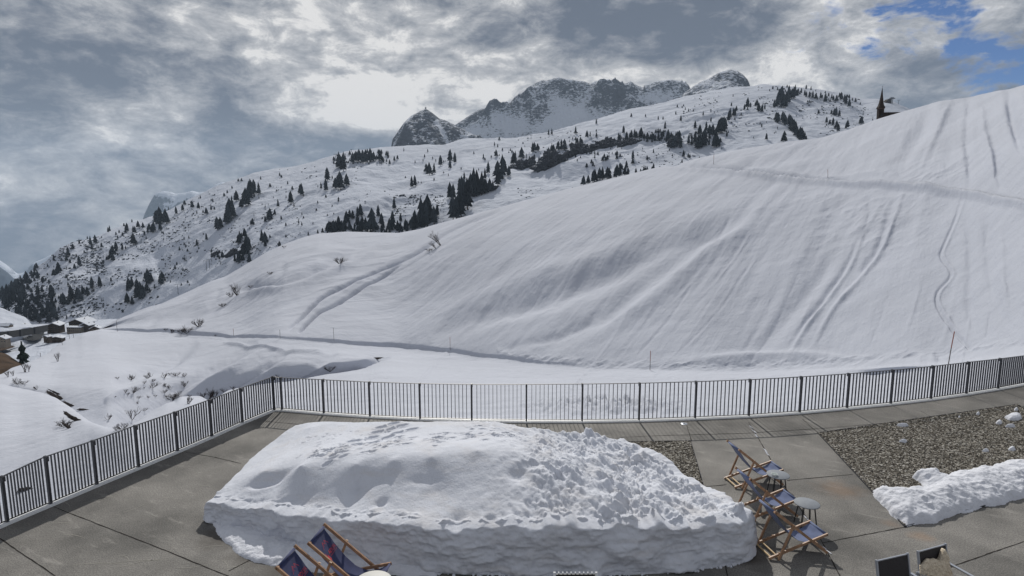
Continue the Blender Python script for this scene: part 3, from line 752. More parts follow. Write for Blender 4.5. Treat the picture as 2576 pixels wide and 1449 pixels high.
# ------------------------------------------------------------------ gravel beds
def inpoly(x, y, P):
    ins = np.zeros(np.shape(x), bool); n = len(P)
    for i in range(n):
        x1, y1 = P[i][0], P[i][1]; x2, y2 = P[(i+1) % n][0], P[(i+1) % n][1]
        c = ((y1 > y) != (y2 > y)) & (x < (x2-x1)*(y-y1)/(y2-y1+1e-12)+x1); ins ^= c
    return ins
def pdist(x, y, P):
    best = np.full(np.shape(x), 1e9); n = len(P)
    for i in range(n):
        ax, ay = P[i][0], P[i][1]; bx, by = P[(i+1) % n][0], P[(i+1) % n][1]; dx, dy = bx-ax, by-ay; L = dx*dx+dy*dy+1e-12
        t = np.clip(((x-ax)*dx+(y-ay)*dy)/L, 0, 1); best = np.minimum(best, np.hypot(x-ax-t*dx, y-ay-t*dy))
    return np.where(inpoly(x, y, P), best, -best)
ICO_V = None
def ico():
    t = (1+5**.5)/2
    v = np.array([(-1,t,0),(1,t,0),(-1,-t,0),(1,-t,0),(0,-1,t),(0,1,t),(0,-1,-t),(0,1,-t),(t,0,-1),(t,0,1),(-t,0,-1),(-t,0,1)], float); v /= np.linalg.norm(v[0])
    f = np.array([(0,11,5),(0,5,1),(0,1,7),(0,7,10),(0,10,11),(1,5,9),(5,11,4),(11,10,2),(10,7,6),(7,1,8),(3,9,4),(3,4,2),(3,2,6),(3,6,8),(3,8,9),(4,9,5),(2,4,11),(6,2,10),(8,6,7),(9,8,1)])
    return v, f
def blobs(name, pts, sizes, mat, flat=.6, jit=.25, smooth=False, quant=None):
    v, f = ico(); n = len(pts)
    pts = np.asarray(pts, float); sizes = np.asarray(sizes, float)
    if sizes.ndim == 1: sizes = np.stack([sizes, sizes, sizes*flat], -1)
    base = v[None]*(1+rng.uniform(-jit, jit, (n, 12, 1)))
    base = base*sizes[:, None, :]; a = rng.uniform(0, 6.28, n); co, si = np.cos(a)[:, None], np.sin(a)[:, None]
    x = base[..., 0]*co-base[..., 1]*si; y = base[..., 0]*si+base[..., 1]*co
    V = np.stack([x, y, base[..., 2]], -1)+pts[:, None, :]
    Fc = f[None]+(np.arange(n)*12)[:, None, None]
    return npmesh(name, V.reshape(-1, 3), Fc.reshape(-1, 3), mat, smooth)
def gravel(name, pp, label, cell):
    P = [tuple(G(*q)) for q in pp]; xs = [q[0] for q in P]; ys = [q[1] for q in P]
    gx, gy = np.meshgrid(np.arange(min(xs), max(xs), cell), np.arange(min(ys), max(ys), cell))
    gx = gx+rng.uniform(-.45, .45, gx.shape)*cell; gy = gy+rng.uniform(-.45, .45, gy.shape)*cell
    x, y = gx.ravel(), gy.ravel(); m = pdist(x, y, P) > .02; x, y = x[m], y[m]
    s = rng.uniform(.45, .85, len(x))*cell
    z = .012+rng.uniform(-.01, .012, len(x))
    o = blobs(name, np.stack([x, y, z], -1), s, M['gravel'], .6); tag(o, label, 'gravel', kind='stuff')
    mb = MB()
    mb.add([(a, b, .006) for a, b, _ in P], [tuple(range(len(P)))])
    b_ = mb.build('gravel_bed', M['joint']); b_['kind'] = 'structure'
    # thin dark edging
    mb = MB()
    for a, b in zip(P, P[1:]+P[:1]): mb.bar(Vector(a)+Vector((0,0,.01)), Vector(b)+Vector((0,0,.01)), (0, 0, 1), .03, .008)
    tag(mb.build('gravel_edging', M['steel']), label.replace('gravel', 'steel edging of the gravel', 1) if False else 'thin steel edging round the '+label, 'edging')
    return P
gravel('gravel', [(1480,1114),(1738,1110),(1780,1256),(1740,1300),(1560,1300)], 'small gravel bed beside the big snow pile', .034)
gP = gravel('gravel', [(2057,1090),(2560,1018),(2720,1120),(2860,1175),(2275,1326)], 'large gravel bed on the right of the terrace', .034)

# ------------------------------------------------------------------ snow piles
def rbf(cx, cy, cz, x, y):
    n = len(cx); r = np.hypot(cx[:, None]-cx, cy[:, None]-cy)
    K = r+np.eye(n)*.02; A = np.zeros((n+3, n+3)); A[:n, :n] = K; A[:n, n:] = np.stack([np.ones(n), cx, cy], -1); A[n:, :n] = A[:n, n:].T
    w = np.linalg.solve(A, np.concatenate([cz, np.zeros(3)]))
    out = w[n]+w[n+1]*x+w[n+2]*y
    for i in range(n): out = out+w[i]*np.hypot(x-cx[i], y-cy[i])
    return out
def heap(name, P, ctrl, cell, mat, wall=.06, det=None, wob=.05, zbase=.0, strata=False, front=None):
    xs = [q[0] for q in P]; ys = [q[1] for q in P]
    x = np.arange(min(xs)-.15, max(xs)+.15, cell); y = np.arange(min(ys)-.15, max(ys)+.15, cell); X, Y = np.meshgrid(x, y)
    d = pdist(X, Y, P)+wob*fbm(X/.35, Y/.35, 3, 301)+wob*.15*fbm(X/.12, Y/.12, 3, 303)
    if callable(ctrl): Hh = ctrl(X, Y, d)
    else:
        c = np.array([tuple(G(*q)) for q in ctrl]); Hh = rbf(c[:, 0], c[:, 1], c[:, 2], X, Y)
    if det is not None: Hh = Hh+det(X, Y, d)
    k = np.clip(d/wall, 0, 1); k = k**.45
    Z = zbase + np.maximum(Hh, .015)*k
    Z = np.where(d < -.01, -.03, Z)
    keep = d > -.06
    f = gridfaces(len(y), len(x)); kk = keep.ravel()
    f = f[kk[f].all(1)]
    used = np.unique(f); mp = np.full(keep.size, -1); mp[used] = np.arange(len(used))
    if False:
        wm = np.clip(1-d/.22, 0, 1)*np.clip(Z/.08, 0, 1)
        push = fbm(X/.55, Z/.07, 3, 371)*.05+fbm(X/.45, Z/.35, 4, 373)*.11+ridged(X/.25, Z/.2, 3, 375)*.03
        gy, gx = np.gradient(d, cell); gn = np.hypot(gx, gy)+1e-6
        X = X+gx/gn*push*wm; Y = Y+gy/gn*push*wm
    V = np.stack([X, Y, Z], -1).reshape(-1, 3)[used]
    Fq = mp[f]
    if front is not None:
        fp = [np.array(q[:2]) for q in front]; L_ = [0]
        for a, b in zip(fp[:-1], fp[1:]): L_.append(L_[-1]+np.linalg.norm(b-a))
        S = np.arange(0, L_[-1], .02); bx = gsm(np.interp(S, L_, [q[0] for q in fp]), 5); by = gsm(np.interp(S, L_, [q[1] for q in fp]), 5)
        tx, ty = np.gradient(bx), np.gradient(by); tn = np.hypot(tx, ty); nx, ny = ty/tn, -tx/tn      # outward (front runs left to right)
        x0, y0 = min(xs)-.15, min(ys)-.15
        def zat(px_, py_):
            i = np.clip(((py_-y0)/cell).astype(int), 0, Z.shape[0]-1); j = np.clip(((px_-x0)/cell).astype(int), 0, Z.shape[1]-1); return Z[i, j]
        ix, iy = bx-nx*.24, by-ny*.24; Ht = gsm(np.maximum(zat(ix, iy), .05), 2)
        nt_ = 56; rows = []
        for k in range(nt_+1):
            q = k/nt_; 
            if q < .8: zz = Ht*(q/.8)*.93; r = .10-.08*(q/.8)**2
            else: w_ = (q-.8)/.2; zz = Ht*(.93+.07*math.sin(w_*math.pi/2)); r = .02-.28*w_**1.1
            fade = np.clip((1-q)/.16, 0, 1)*np.clip(zz/.03, .3, 1)
            push = (fbm(S/.7, zz/.06, 3, 371)*.010+fbm(S/.5, zz/.4, 4, 373)*.11+ridged(S/.22, zz/.14, 4, 375)*.030+np.clip(fbm(S/.25, zz*0, 2, 377), 0, 1)*.10*(1-min(1, q/.25)))*fade
            lipz = ridged(S/.2, S*0+q*3, 3, 379)*.022*max(0, 1-abs(q-.8)/.15)
            rows.append(np.stack([bx+nx*(r+push), by+ny*(r+push), zz+lipz], -1))
        W_ = np.array(rows); o_ = len(V); V = np.concatenate([V, W_.reshape(-1, 3)]); Fq = np.concatenate([Fq, gridfaces(nt_+1, len(S))+o_])
    return npmesh(name, V, Fq, mat)
base = [(523,1302,0),(560,1316,0),(640,1334,0),(800,1376,0),(950,1412,0),(1100,1432,0),(1300,1440,0),(1450,1441,0),(1600,1437,0),(1720,1428,0),(1850,1412,0),(1880,1396,0),(1884,1352,0),(1830,1292,.1),(1778,1254,.1),(1705,1205,.1),(1688,1180,.15),(1600,1140,.2),(1550,1122,.25),(1480,1108,.3),(1390,1102,.55),(1340,1078,.8),(1300,1064,.95),(1190,1055,1.0),(1050,1056,.95),(900,1060,.8),(780,1060,.6),(740,1078,.4),(695,1108,.3),(660,1135,.25),(600,1178,.3),(565,1215,.3),(523,1252,.32)]
Pp = [tuple(G(*q)) for q in base]
ctrl = [(530,1256,.34),(620,1266,.38),(760,1274,.52),(900,1292,.65),(1000,1312,.7),(1100,1325,.72),(1200,1330,.75),(1350,1322,.78),(1500,1310,.8),(1600,1302,.82),(1700,1305,.8),(1800,1305,.78),(1850,1300,.72),
 (610,1208,.5),(660,1187,.72),(755,1172,1.0),(894,1168,1.15),(990,1158,1.25),(1086,1149,1.3),(1200,1135,1.36),(1300,1140,1.3),(1400,1170,1.15),
 (700,1225,.60),(760,1192,.90),(894,1190,1.03),(990,1181,1.12),(1086,1173,1.18),(1190,1162,1.24),(900,1232,.76),(1100,1236,.90),(1300,1242,1.0),(1500,1242,.98),(1700,1262,.75),(1600,1250,.85),
 (780,1076,.72),(900,1070,.85),(1000,1066,.95),(1100,1065,1.0),(1190,1063,1.05),(1290,1070,1.0),(800,1120,.85),(950,1110,1.0),(1100,1105,1.15),(1250,1100,1.2),(1340,1110,1.0),(1400,1120,.75),
 (1500,1125,.5),(1600,1155,.42),(1680,1195,.35),(1500,1172,.85),(1600,1205,.7),(1700,1225,.5),(1780,1268,.6),(600,1185,.35),(700,1114,.45),(740,1085,.55),(560,1222,.35)]
random.seed(3)
prints = []
def mapx(px, py, z=1.0): q = G(px, py, z); return q.x, q.y
for i in range(150):
    t = random.random(); px = 770+t*560; py = 1150-t*45+random.gauss(0, 13)
    prints.append((*mapx(px, py), random.uniform(.05, .11), random.uniform(.03, .05), random.uniform(.02, .055), random.uniform(0, .9)))
for i in range(60):
    prints.append((*mapx(random.uniform(740, 1000), random.uniform(1070, 1140)), random.uniform(.03, .06), random.uniform(.02, .035), .02, random.uniform(0, 3)))
for q in [(890,1110),(935,1098),(950,1082),(985,1075),(1000,1090),(975,1102),(1010,1068),(960,1068),(1035,1082),(990,1060),(900,1125),(940,1120)]:
    prints.append((*mapx(*q), .14, .075, .07, .5))
def pile_det(X, Y, d):
    z = fbm(X/.9, Y/.9, 4, 311)*.03
    pxr = CX+F*X/(Y*ct+(H-.9)*st)
    right = np.clip((pxr-1160+60*fbm(X/.8, Y/.8, 3, 325))/330, 0, 1)
    lumpy = fbm(X/.8, Y/.8, 3, 329)*.16 + (.35+.9*np.clip(fbm(X/.7, Y/.7, 2, 327)+.5, 0, 1))*(np.abs(fbm((X*.9+Y*.43)/.22+.3*fbm(X/.4, Y/.4, 2, 5), (Y*.9-X*.43)/.50, 5, 321, .6))*2-.3)*.135 + ridged(X/.14, Y/.14, 3, 323)*.014
    z = z+right*lumpy
    # crumbly lip above the cut front face
    lip = np.exp(-((d-.13)/.14)**2)*np.clip((11.6-Y), 0, 1)
    z = z+lip*(ridged(X/.33, Y/.22, 4, 331)*.10+fbm(X/.06, Y/.06, 2, 335)*.02)
    z = z+fbm(X/.09, Y/.09, 3, 341)*(.003+.008*right)
    # sheared ledge low on the sunless left part
    for x, y, a, b, dep, ang in prints:
        m = (np.abs(X-x) < a*2.5) & (np.abs(Y-y) < a*2.5)
        if m.any():
            u = (X[m]-x)*math.cos(ang)+(Y[m]-y)*math.sin(ang); v = -(X[m]-x)*math.sin(ang)+(Y[m]-y)*math.cos(ang)
            q = (u/a)**2+(v/b)**2; z[m] += -dep*np.exp(-q**1.5)+dep*.35*np.exp(-((np.sqrt(q)-1.35)/.3)**2)
    # smooth pocket at the left shoulder and scoops in the shaded flank
    for (px, py, zz, a, b, dep) in [(665,1212,.6,.28,.10,-.13),(690,1200,.7,.3,.12,-.06),(715,1260,.55,.5,.05,-.04),(960,1262,.8,.10,.07,-.09),(945,1205,1.0,.3,.1,-.03),(1060,1205,1.05,.3,.08,-.03),(1300,1190,1.15,.25,.15,-.08),(1560,1235,.9,.3,.15,-.1),(1150,1300,.85,.12,.2,-.10),(1240,1312,.8,.1,.12,-.08)]:
        x, y = mapx(px, py, zz); z += dep*np.exp(-((X-x)/a)**2-((Y-y)/b)**2)
    return z
o = heap('snow_pile', Pp, ctrl, .022, M['pile'], .14, pile_det, .04, front=[Pp[0]]+Pp[1:19])
tag(o, 'huge cut and trodden pile of old snow on the middle of the terrace', 'snow pile')
ap = [(523,1300),(540,1332),(568,1364),(594,1391),(646,1413),(690,1424),(760,1436),(900,1446),(1040,1449),(1100,1449),(1100,1420),(900,1395),(700,1345),(560,1308)]
o = heap('snow_apron', [tuple(G(*q)) for q in ap], lambda X, Y, d: .035+.09*np.clip(d/.5, 0, 1)+fbm(X/.2, Y/.2, 3, 351)*.03, .02, M['patch'], .06, lambda X, Y, d: ridged(X/.1, Y/.1, 3, 353)*.012, .05)
tag(o, 'thin wet snow apron at the front left foot of the big pile', 'snow')
# crumbs along the foot of the pile
pts = []; sz = []
for i in range(420):
    t = random.random(); px = 900+t*960; py = np.interp(px, [900,1100,1300,1450,1600,1720,1860], [1415,1436,1443,1444,1440,1432,1414])+abs(random.gauss(0, 5))
    p = G(px, py); pts.append((p.x, p.y, .01)); sz.append(random.uniform(.01, .035))
tag(blobs('snow_crumb', pts, sz, M['patch'], .8), 'snow crumbs scattered along the foot of the big pile', 'snow', kind='stuff')
c4 = lambda x, y: (1677+.3489*x, 1006+.3489*y)
pat = [(1480,640),(1560,612),(1640,648),(1700,655),(1780,628),(1850,635),(1820,590),(1770,550),(1870,492),(1960,498),(1990,545),(2100,528),(2300,488),(2400,448),(2576,445),(2750,430),(2800,600),(2576,690),(2420,735),(2300,752),(2150,800),(2050,832),(1900,868),(1730,908),(1640,830),(1500,690)]
o = heap('snow_heap', [tuple(G(*c4(*q), .05)) for q in pat], lambda X, Y, d: .05+.22*np.clip(d/.45, 0, 1)**.7+fbm(X/.5, Y/.5, 4, 361)*.10, .022, M['patch'], .07, lambda X, Y, d: ridged(X/.16, Y/.16, 3, 363)*.035, .06, .01)
tag(o, 'long lumpy heap of snow lying on the large gravel bed', 'snow heap')
bits = [(1700,185,95,14,'thin snow patch near the back edge of the large gravel bed'),(1705,300,60,14,'small snow patch in the middle of the large gravel bed'),(2110,122,22,12,'tiny snow patch by the back edge of the large gravel bed'),(2245,100,30,16,'small snow lump near the far corner of the gravel bed'),(2505,125,130,48,'largest loose snow lump on the gravel by the right photo edge'),(2398,165,46,24,'rounded snow lump left of the largest gravel lump'),(2475,190,70,14,'thin snow patch below the largest gravel lump'),(2520,70,30,16,'snow lump above the largest gravel lump'),(2490,355,50,20,'small snow patch right of the gravel bed centre'),(2300,366,50,10,'thin dirty snow patch in the right half of the gravel bed')]
for x, y, w, h, lab in bits:
    pp = [c4(x+w/2*math.cos(a)*random.uniform(.75, 1.1), y+h/2*math.sin(a)*random.uniform(.75, 1.1)) for a in [k*.5236 for k in range(12)]]
    o = heap('snow_patch', [tuple(G(*q, .03)) for q in pp], lambda X, Y, d: .05+.06*np.clip(d/.1, 0, 1), .015, M['patch'], .03, None, .015, .02)
    tag(o, lab, 'snow', 'loose snow patches on the gravel')

# ------------------------------------------------------------------ deckchairs
def text_mesh(s, size):
    cu = bpy.data.curves.new('t', 'FONT'); cu.body = s; cu.size = size; cu.align_x = 'LEFT'; cu.resolution_u = 2
    ob = bpy.data.objects.new('t', cu); C.objects.link(ob)
    bpy.context.view_layer.update()
    me = bpy.data.meshes.new_from_object(ob); C.objects.unlink(ob); bpy.data.objects.remove(ob)
    vs = [tuple(v.co) for v in me.vertices]; fs = [tuple(p.vertices) for p in me.polygons]; return vs, fs
def deckchair(clothm, W=.50, logo=False):
    root = empty('deckchair', (0, 0, 0))
    T = (.03, .86); Fp = (1.08, .02); Rr = (0, .025); S = (1.07, .34); P0 = (.12, .02)
    pt = lambda f: (T[0]+(Fp[0]-T[0])*f, T[1]+(Fp[1]-T[1])*f)
    Pp_ = pt(.31)
    y1 = W/2; y2 = W/2-.032; y3 = W/2+.03
    for s in (-1, 1):
        m = MB(); m.bar((T[0]-.02, s*y1, T[1]+.025), (Fp[0], s*y1, Fp[1]), (0, 1, 0), .024, .046); m.build('back_rail', M['wood'], root)
        m = MB(); m.bar((Rr[0]-.02, s*y2, Rr[1]), (S[0]+.02, s*y2, S[1]+.005), (0, 1, 0), .024, .042); 
        for k in (.16, .24, .32): m.box((Rr[0]+(S[0]-Rr[0])*k, s*y2, Rr[1]+(S[1]-Rr[1])*k+.026), (.035, .024, .016))
        m.build('seat_rail', M['wood'], root)
        m = MB(); m.bar((P0[0], s*y3, P0[1]), (Pp_[0]+.01, s*y3, Pp_[1]+.03), (0, 1, 0), .022, .038); m.tube((Pp_[0], s*(y3+.015), Pp_[1]), (Pp_[0], s*(y1-.02), Pp_[1]), .010, n=8)
        m.build('prop_leg', M['wood'], root)
    def rod(name, x, z, y, r, mat):
        m = MB(); m.tube((x, -y, z), (x, y, z), r, n=10); m.build(name, mat, root)
    rod('top_rod', T[0], T[1], y1+.012, .015, M['wood']); rod('front_rod', S[0], S[1], y2+.012, .015, M['wood'])
    rod('rear_bar', Rr[0]+.02, Rr[1]+.012, y2, .016, M['woodlight']); rod('prop_bar', P0[0]+.015, P0[1]+.03, y3, .015, M['woodlight'])
    m = MB(); m.bar((Fp[0]-.05, -y1, Fp[1]+.06), (Fp[0]-.05, y1, Fp[1]+.06), (1, 0, 0), .02, .035); m.build('foot_bar', M['wood'], root)
    # sagging cloth
    ctl = [T, (.17, .665), (.34, .46), (.52, .295), (.72, .22), (.90, .255), S]
    def cr(t):
        n = len(ctl)-1; i = min(int(t*n), n-1); u = t*n-i
        p = [ctl[max(0, i-1)], ctl[i], ctl[i+1], ctl[min(n, i+2)]]
        return tuple(.5*((2*p[1][k])+(-p[0][k]+p[2][k])*u+(2*p[0][k]-5*p[1][k]+4*p[2][k]-p[3][k])*u*u+(-p[0][k]+3*p[1][k]-3*p[2][k]+p[3][k])*u**3) for k in (0, 1))
    nu, nv = 36, 10; m = MB(); vs = []; cw = y2-.02
    for i in range(nu+1):
        x, z = cr(i/nu)
        for j in range(nv+1):
            v = j/nv*2-1; pinch = 1-.06*math.sin(math.pi*i/nu)
            vs.append((x, v*cw*pinch, z-.018*(1-v*v)*math.sin(math.pi*i/nu)+.004*math.sin(i*1.1+v*3)))
    k = (nu+1)*(nv+1); vs2 = [(a-.002, b, c-.003) for a, b, c in vs]
    fs = [(i*(nv+1)+j, (i+1)*(nv+1)+j, (i+1)*(nv+1)+j+1, i*(nv+1)+j+1) for i in range(nu) for j in range(nv)]
    fs2 = [tuple(reversed([q+k for q in f])) for f in fs]
    m.add(vs+vs2, [tuple(reversed(f)) for f in fs]+[tuple(reversed(f)) for f in fs2])
    # hem sleeve round the top rod
    m.tube((T[0], -cw, T[1]), (T[0], cw, T[1]), .021, n=10)
    m.tube((S[0], -cw, S[1]), (S[0], cw, S[1]), .020, n=10)
    cl = m.build('canvas', clothm, root, smooth=True)
    if logo:
        x0, z0 = cr(.13); x1, z1 = cr(.30); d = Vector((x1-x0, 0, z1-z0)).normalized(); up = -d; side = Vector((0, 1, 0)); nrm = side.cross(up)
        if nrm.x < 0: nrm = -nrm
        def P3(a, b):   # a along the width, b up the cloth
            s_ = .215-b/ .62*1.0*.62/1.0*.9 if False else None
            t = .215-b*.75
            x, z = cr(t); return (x+.010*nrm.x, a, z+.010*nrm.z-.018*(1-(a/cw)**2)*math.sin(math.pi*t)+.006)
        m = MB()
        vs, fs = text_mesh('ADLER', .072)
        w = max(v[0] for v in vs)
        m.add([P3(v[0]-.045, v[1]-.02) for v in vs], fs)
        vs, fs = text_mesh('HOTEL', .022) if False else ([], [])
        # red wing
        def poly2(pts): m.add([P3(a, b) for a, b in pts], [tuple(range(len(pts)))])
        poly2([(-.175, .03), (-.165, -.03), (-.12, -.075), (-.075, -.05), (-.085, .0), (-.115, -.02), (-.12, .035), (-.14, -.005), (-.148, .05), (-.158, .01)])
        poly2([(-.125, -.075), (-.10, -.10), (-.065, -.06), (-.078, -.05)])
        # mountain outline
        def stroke(a, b, t=.005):
            ax, ay = a; bx, by = b; L = math.hypot(bx-ax, by-ay); nx, ny = -(by-ay)/L*t/2, (bx-ax)/L*t/2
            m.add([P3(ax+nx, ay+ny), P3(ax-nx, ay-ny), P3(bx-nx, by-ny), P3(bx+nx, by+ny)], [(0, 1, 2, 3)])
        pk = [(-.09, .07), (-.03, .15), (.0, .115), (.03, .155), (.085, .09)]
        for a, b in zip(pk[:-1], pk[1:]): stroke(a, b)
        stroke((-.03, .15), (-.045, .09)); stroke((.03, .155), (.02, .10)); stroke((-.05, -.04), (.16, -.04), .004)
        m.build('red_print', M['red'], cl)
    return root
proto = deckchair(M['cloth'])
def place(o, x, y, rz, label, group, sc=1):
    o.location = (x, y, 0); o.rotation_euler = (0, 0, rz); o.scale = (sc, sc, sc)
    tag(o, label, 'deckchair', group)
def chair_at(far, near, z):
    a, b = G(*far, z), G(*near, z); return (a+b)/2
specs = [((1839,1112),(1852,1132), R(9), 'farthest of the three blue deckchairs in a row, left of the table with the ashtray'),
         ((1863,1181),(1877,1205), R(11), 'middle one of the three blue deckchairs between the two grey tables'),
         ((1918,1257),(1940,1289), R(11), 'nearest of the three blue deckchairs, left of the bare grey table')]
for i, (a, b, rz, lab) in enumerate(specs):
    o = proto if i == 0 else copy_tree(proto)
    c = chair_at(a, b, .86); off = Vector((math.cos(rz), math.sin(rz), 0))*.03
    place(o, c.x-off.x, c.y-off.y, rz, lab, 'blue deckchairs beside the grey side tables')
nav = deckchair(M['navy'], .52, True)
specs = [((820,1327),(775,1362), R(-8), 'navy deckchair with a red print, the farther of two in front of the snow pile'),
         ((744,1382),(697,1422), R(-8), 'navy deckchair with a red print cut off by the bottom photo edge')]
for i, (a, b, rz, lab) in enumerate(specs):
    o = nav if i == 0 else copy_tree(nav)
    c = chair_at(a, b, .90); off = Vector((math.cos(rz), math.sin(rz), 0))*.03
    place(o, c.x-off.x, c.y-off.y, rz, lab, 'navy deckchairs in front of the snow pile', 1.04)
# ------------------------------------------------------------------ side tables
def side_table(name, c, r, h, topm, legm, label):
    root = empty(name, (c.x, c.y, 0), .4, label, 'table', None)
    m = MB(); m.disc((0, 0, h-.018), r, .018, 48); m.build('table_top', topm, root, True)
    m = MB(); m.lathe((0, 0, h-.045), [(r*.62, .026), (r*.66, .026), (r*.66, .0), (r*.62, 0), (r*.62, .026)], 32); m.build('under_ring', legm, root, True)
    for k in range(4):
        a = k*math.pi/2+.35; m = MB()
        for da in (-.07, .07):
            m.tube((r*.62*math.cos(a+da), r*.62*math.sin(a+da), h-.02), (r*.92*math.cos(a+da*.6), r*.92*math.sin(a+da*.6), .006), .008, n=8)
        m.tube((r*.92*math.cos(a-.042), r*.92*math.sin(a-.042), .008), (r*.92*math.cos(a+.042), r*.92*math.sin(a+.042), .008), .008, n=8)
        m.build('leg', legm, root)
    return root
t1 = G(1957.5, 1193, .46); t2 = G(2030, 1265, .46); t3 = G(938, 1463, .5)
side_table('side_table', t1, .225, .46, M['table'], M['tableleg'], 'round grey side table with a glass ashtray on it')
side_table('side_table', t2, .225, .46, M['table'], M['tableleg'], 'round grey side table with a bare top, the nearer one')
side_table('side_table', t3, .28, .50, M['whitetab'], M['tableleg'], 'round white side table at the bottom photo edge beside a navy deckchair')
m = MB(); p = G(1948, 1196, .46)
m.lathe((0, 0, 0), [(0, .004), (.050, .005), (.056, .035), (.062, .037), (.064, .030), (.058, 0), (0, 0)], 24)
for k in range(3): m.box((.058*math.cos(k*2.09), .058*math.sin(k*2.09), .036), (.02, .012, .010), k*2.09)
ash = m.build('ashtray', M['glass'], loc=(p.x, p.y, .461)); tag(ash, 'small round glass ashtray on the farther grey side table', 'ashtray')

# ------------------------------------------------------------------ metal armchairs bottom right
def armchair():
    root = empty('metal_armchair', (0, 0, 0)); w = .29
    m = MB(); m.add([(-w, 0, 0.44), (w, 0, .44), (w, .10, .93), (-w, .10, .93), (-w, .012, 0.438), (w, .012, .438), (w, .112, .928), (-w, .112, .928)], [(0, 1, 2, 3), (7, 6, 5, 4), (0, 4, 5, 1), (2, 6, 7, 3), (1, 5, 6, 2), (3, 7, 4, 0)]); m.build('backrest', M['mesh'], root)
    m = MB(); m.box((0, -.23, .43), (w*2, .46, .014)); m.build('seat', M['mesh'], root)
    m = MB()
    for s in (-1, 1): m.bar((s*(w+.012), -.005, .42), (s*(w+.012), .108, .955), (1, 0, 0), .024, .03)
    m.bar((-w, .108, .938), (w, .108, .938), (0, 0, 1), .014, .018)
    m.build('back_frame', M['frame'], root)
    m = MB()
    for s in (-1, 1): m.bar((s*(w+.012), -.48, .43), (s*(w+.012), 0, .43), (1, 0, 0), .024, .03)
    m.bar((-w, -.48, .43), (w, -.48, .43), (0, 0, 1), .024, .03); m.build('seat_frame', M['frame'], root)
    for s in (-1, 1):
        m = MB(); x = s*(w+.045); m.bar((x, .05, .66), (x, -.42, .66), (1, 0, 0), .045, .02); m.build('armrest', M['frame'], root)
        for y0, y1 in ((.06, .09), (-.40, -.44)):
            m = MB(); m.bar((x, y0, .65), (x, y1, 0), (1, 0, 0), .025, .03); m.build('leg', M['frame'], root)
    return root
ac = armchair()
def aplace(o, L_, R_, lab, z=.95):
    a, b = G(*L_, z), G(*R_, z); d = (b-a); rz = math.atan2(d.y, d.x); c = (a+b)/2; n = Vector((math.sin(rz), -math.cos(rz), 0))*.1
    o.location = (c.x+n.x, c.y+n.y, 0); o.rotation_euler = (0, 0, rz); s = d.length/.61; o.scale = (s, s, 1); tag(o, lab, 'chair', 'metal armchairs at the bottom right'); return c, rz
aplace(ac, (2205,1410), (2284,1392), 'dark mesh metal armchair without a throw, left of the pair')
ac2 = copy_tree(ac); c2, rz2 = aplace(ac2, (2309,1387), (2379,1368), 'dark mesh metal armchair with a sheepskin throw over its seat')
# sheepskin slung against the front of the second backrest
def sheepskin():
    nu, nv = 60, 70; V = []
    U = np.linspace(-1, 1, nu); Vv = np.linspace(0, 1, nv); V = np.zeros((nv, nu, 3)); T2 = np.zeros((nv, nu, 3))
    for j, v in enumerate(Vv):
        for i, u in enumerate(U):
            # top edge outline: broad left shoulder, dip, horn on the right
            topz = .84 + .012*math.sin(u*9) - .10*max(0, -u-.45) + (.12*math.exp(-((u-.62)/.16)**2)) - .06*math.exp(-((u-.25)/.2)**2) - .35*max(0, u-.80)
            wv = .345*(.80+.30*v) 
            if v < .62:
                q = v/.62; z = topz+(.50-topz)*q; y = .07-.10*q-.02
            else:
                q = (v-.62)/.38; z = .50-.02*q; y = -.05-.40*q
            x = u*wv-.04
            fold = .035*math.sin(u*4.2+v*2)+.03*math.exp(-((u+.35)/.25)**2)
            edge = (1-abs(u)**6)*min(1, v*10+.0)*min(1, (1-v)*10)
            th = .03+.045*edge
            V[j, i] = (x, y-th-fold if v < .62 else y, z + (th+fold if v >= .62 else 0)); T2[j, i] = (x, y, z-.004)
    n1 = np.array([mnoise.noise(Vector(p)*28) for p in V.reshape(-1, 3)]).reshape(nv, nu); n2 = np.array([mnoise.noise(Vector(p)*60) for p in V.reshape(-1, 3)]).reshape(nv, nu)
    V[..., 1] -= np.abs(n1)*.035+n2*.008; V[..., 2] += n1*.012; V[..., 0] += n2*.008
    allv = np.concatenate([V.reshape(-1, 3), T2.reshape(-1, 3)]); f = gridfaces(nv, nu); k = nu*nv
    sides = []
    ring = [(0, i) for i in range(nu)]+[(j, nu-1) for j in range(1, nv)]+[(nv-1, i) for i in range(nu-2, -1, -1)]+[(j, 0) for j in range(nv-2, 0, -1)]
    ids = [j*nu+i for j, i in ring]
    for a, b in zip(ids, ids[1:]+ids[:1]): sides.append((a, a+k, b+k, b))
    o = npmesh('sheepskin_throw', allv, np.concatenate([f, f[:, ::-1]+k, np.array(sides)]), M['fleece'])
    return o
sk = sheepskin(); sk.location = ac2.location; sk.rotation_euler = (0, 0, rz2); tag(sk, 'cream curly sheepskin throw lying on the right metal armchair', 'throw')
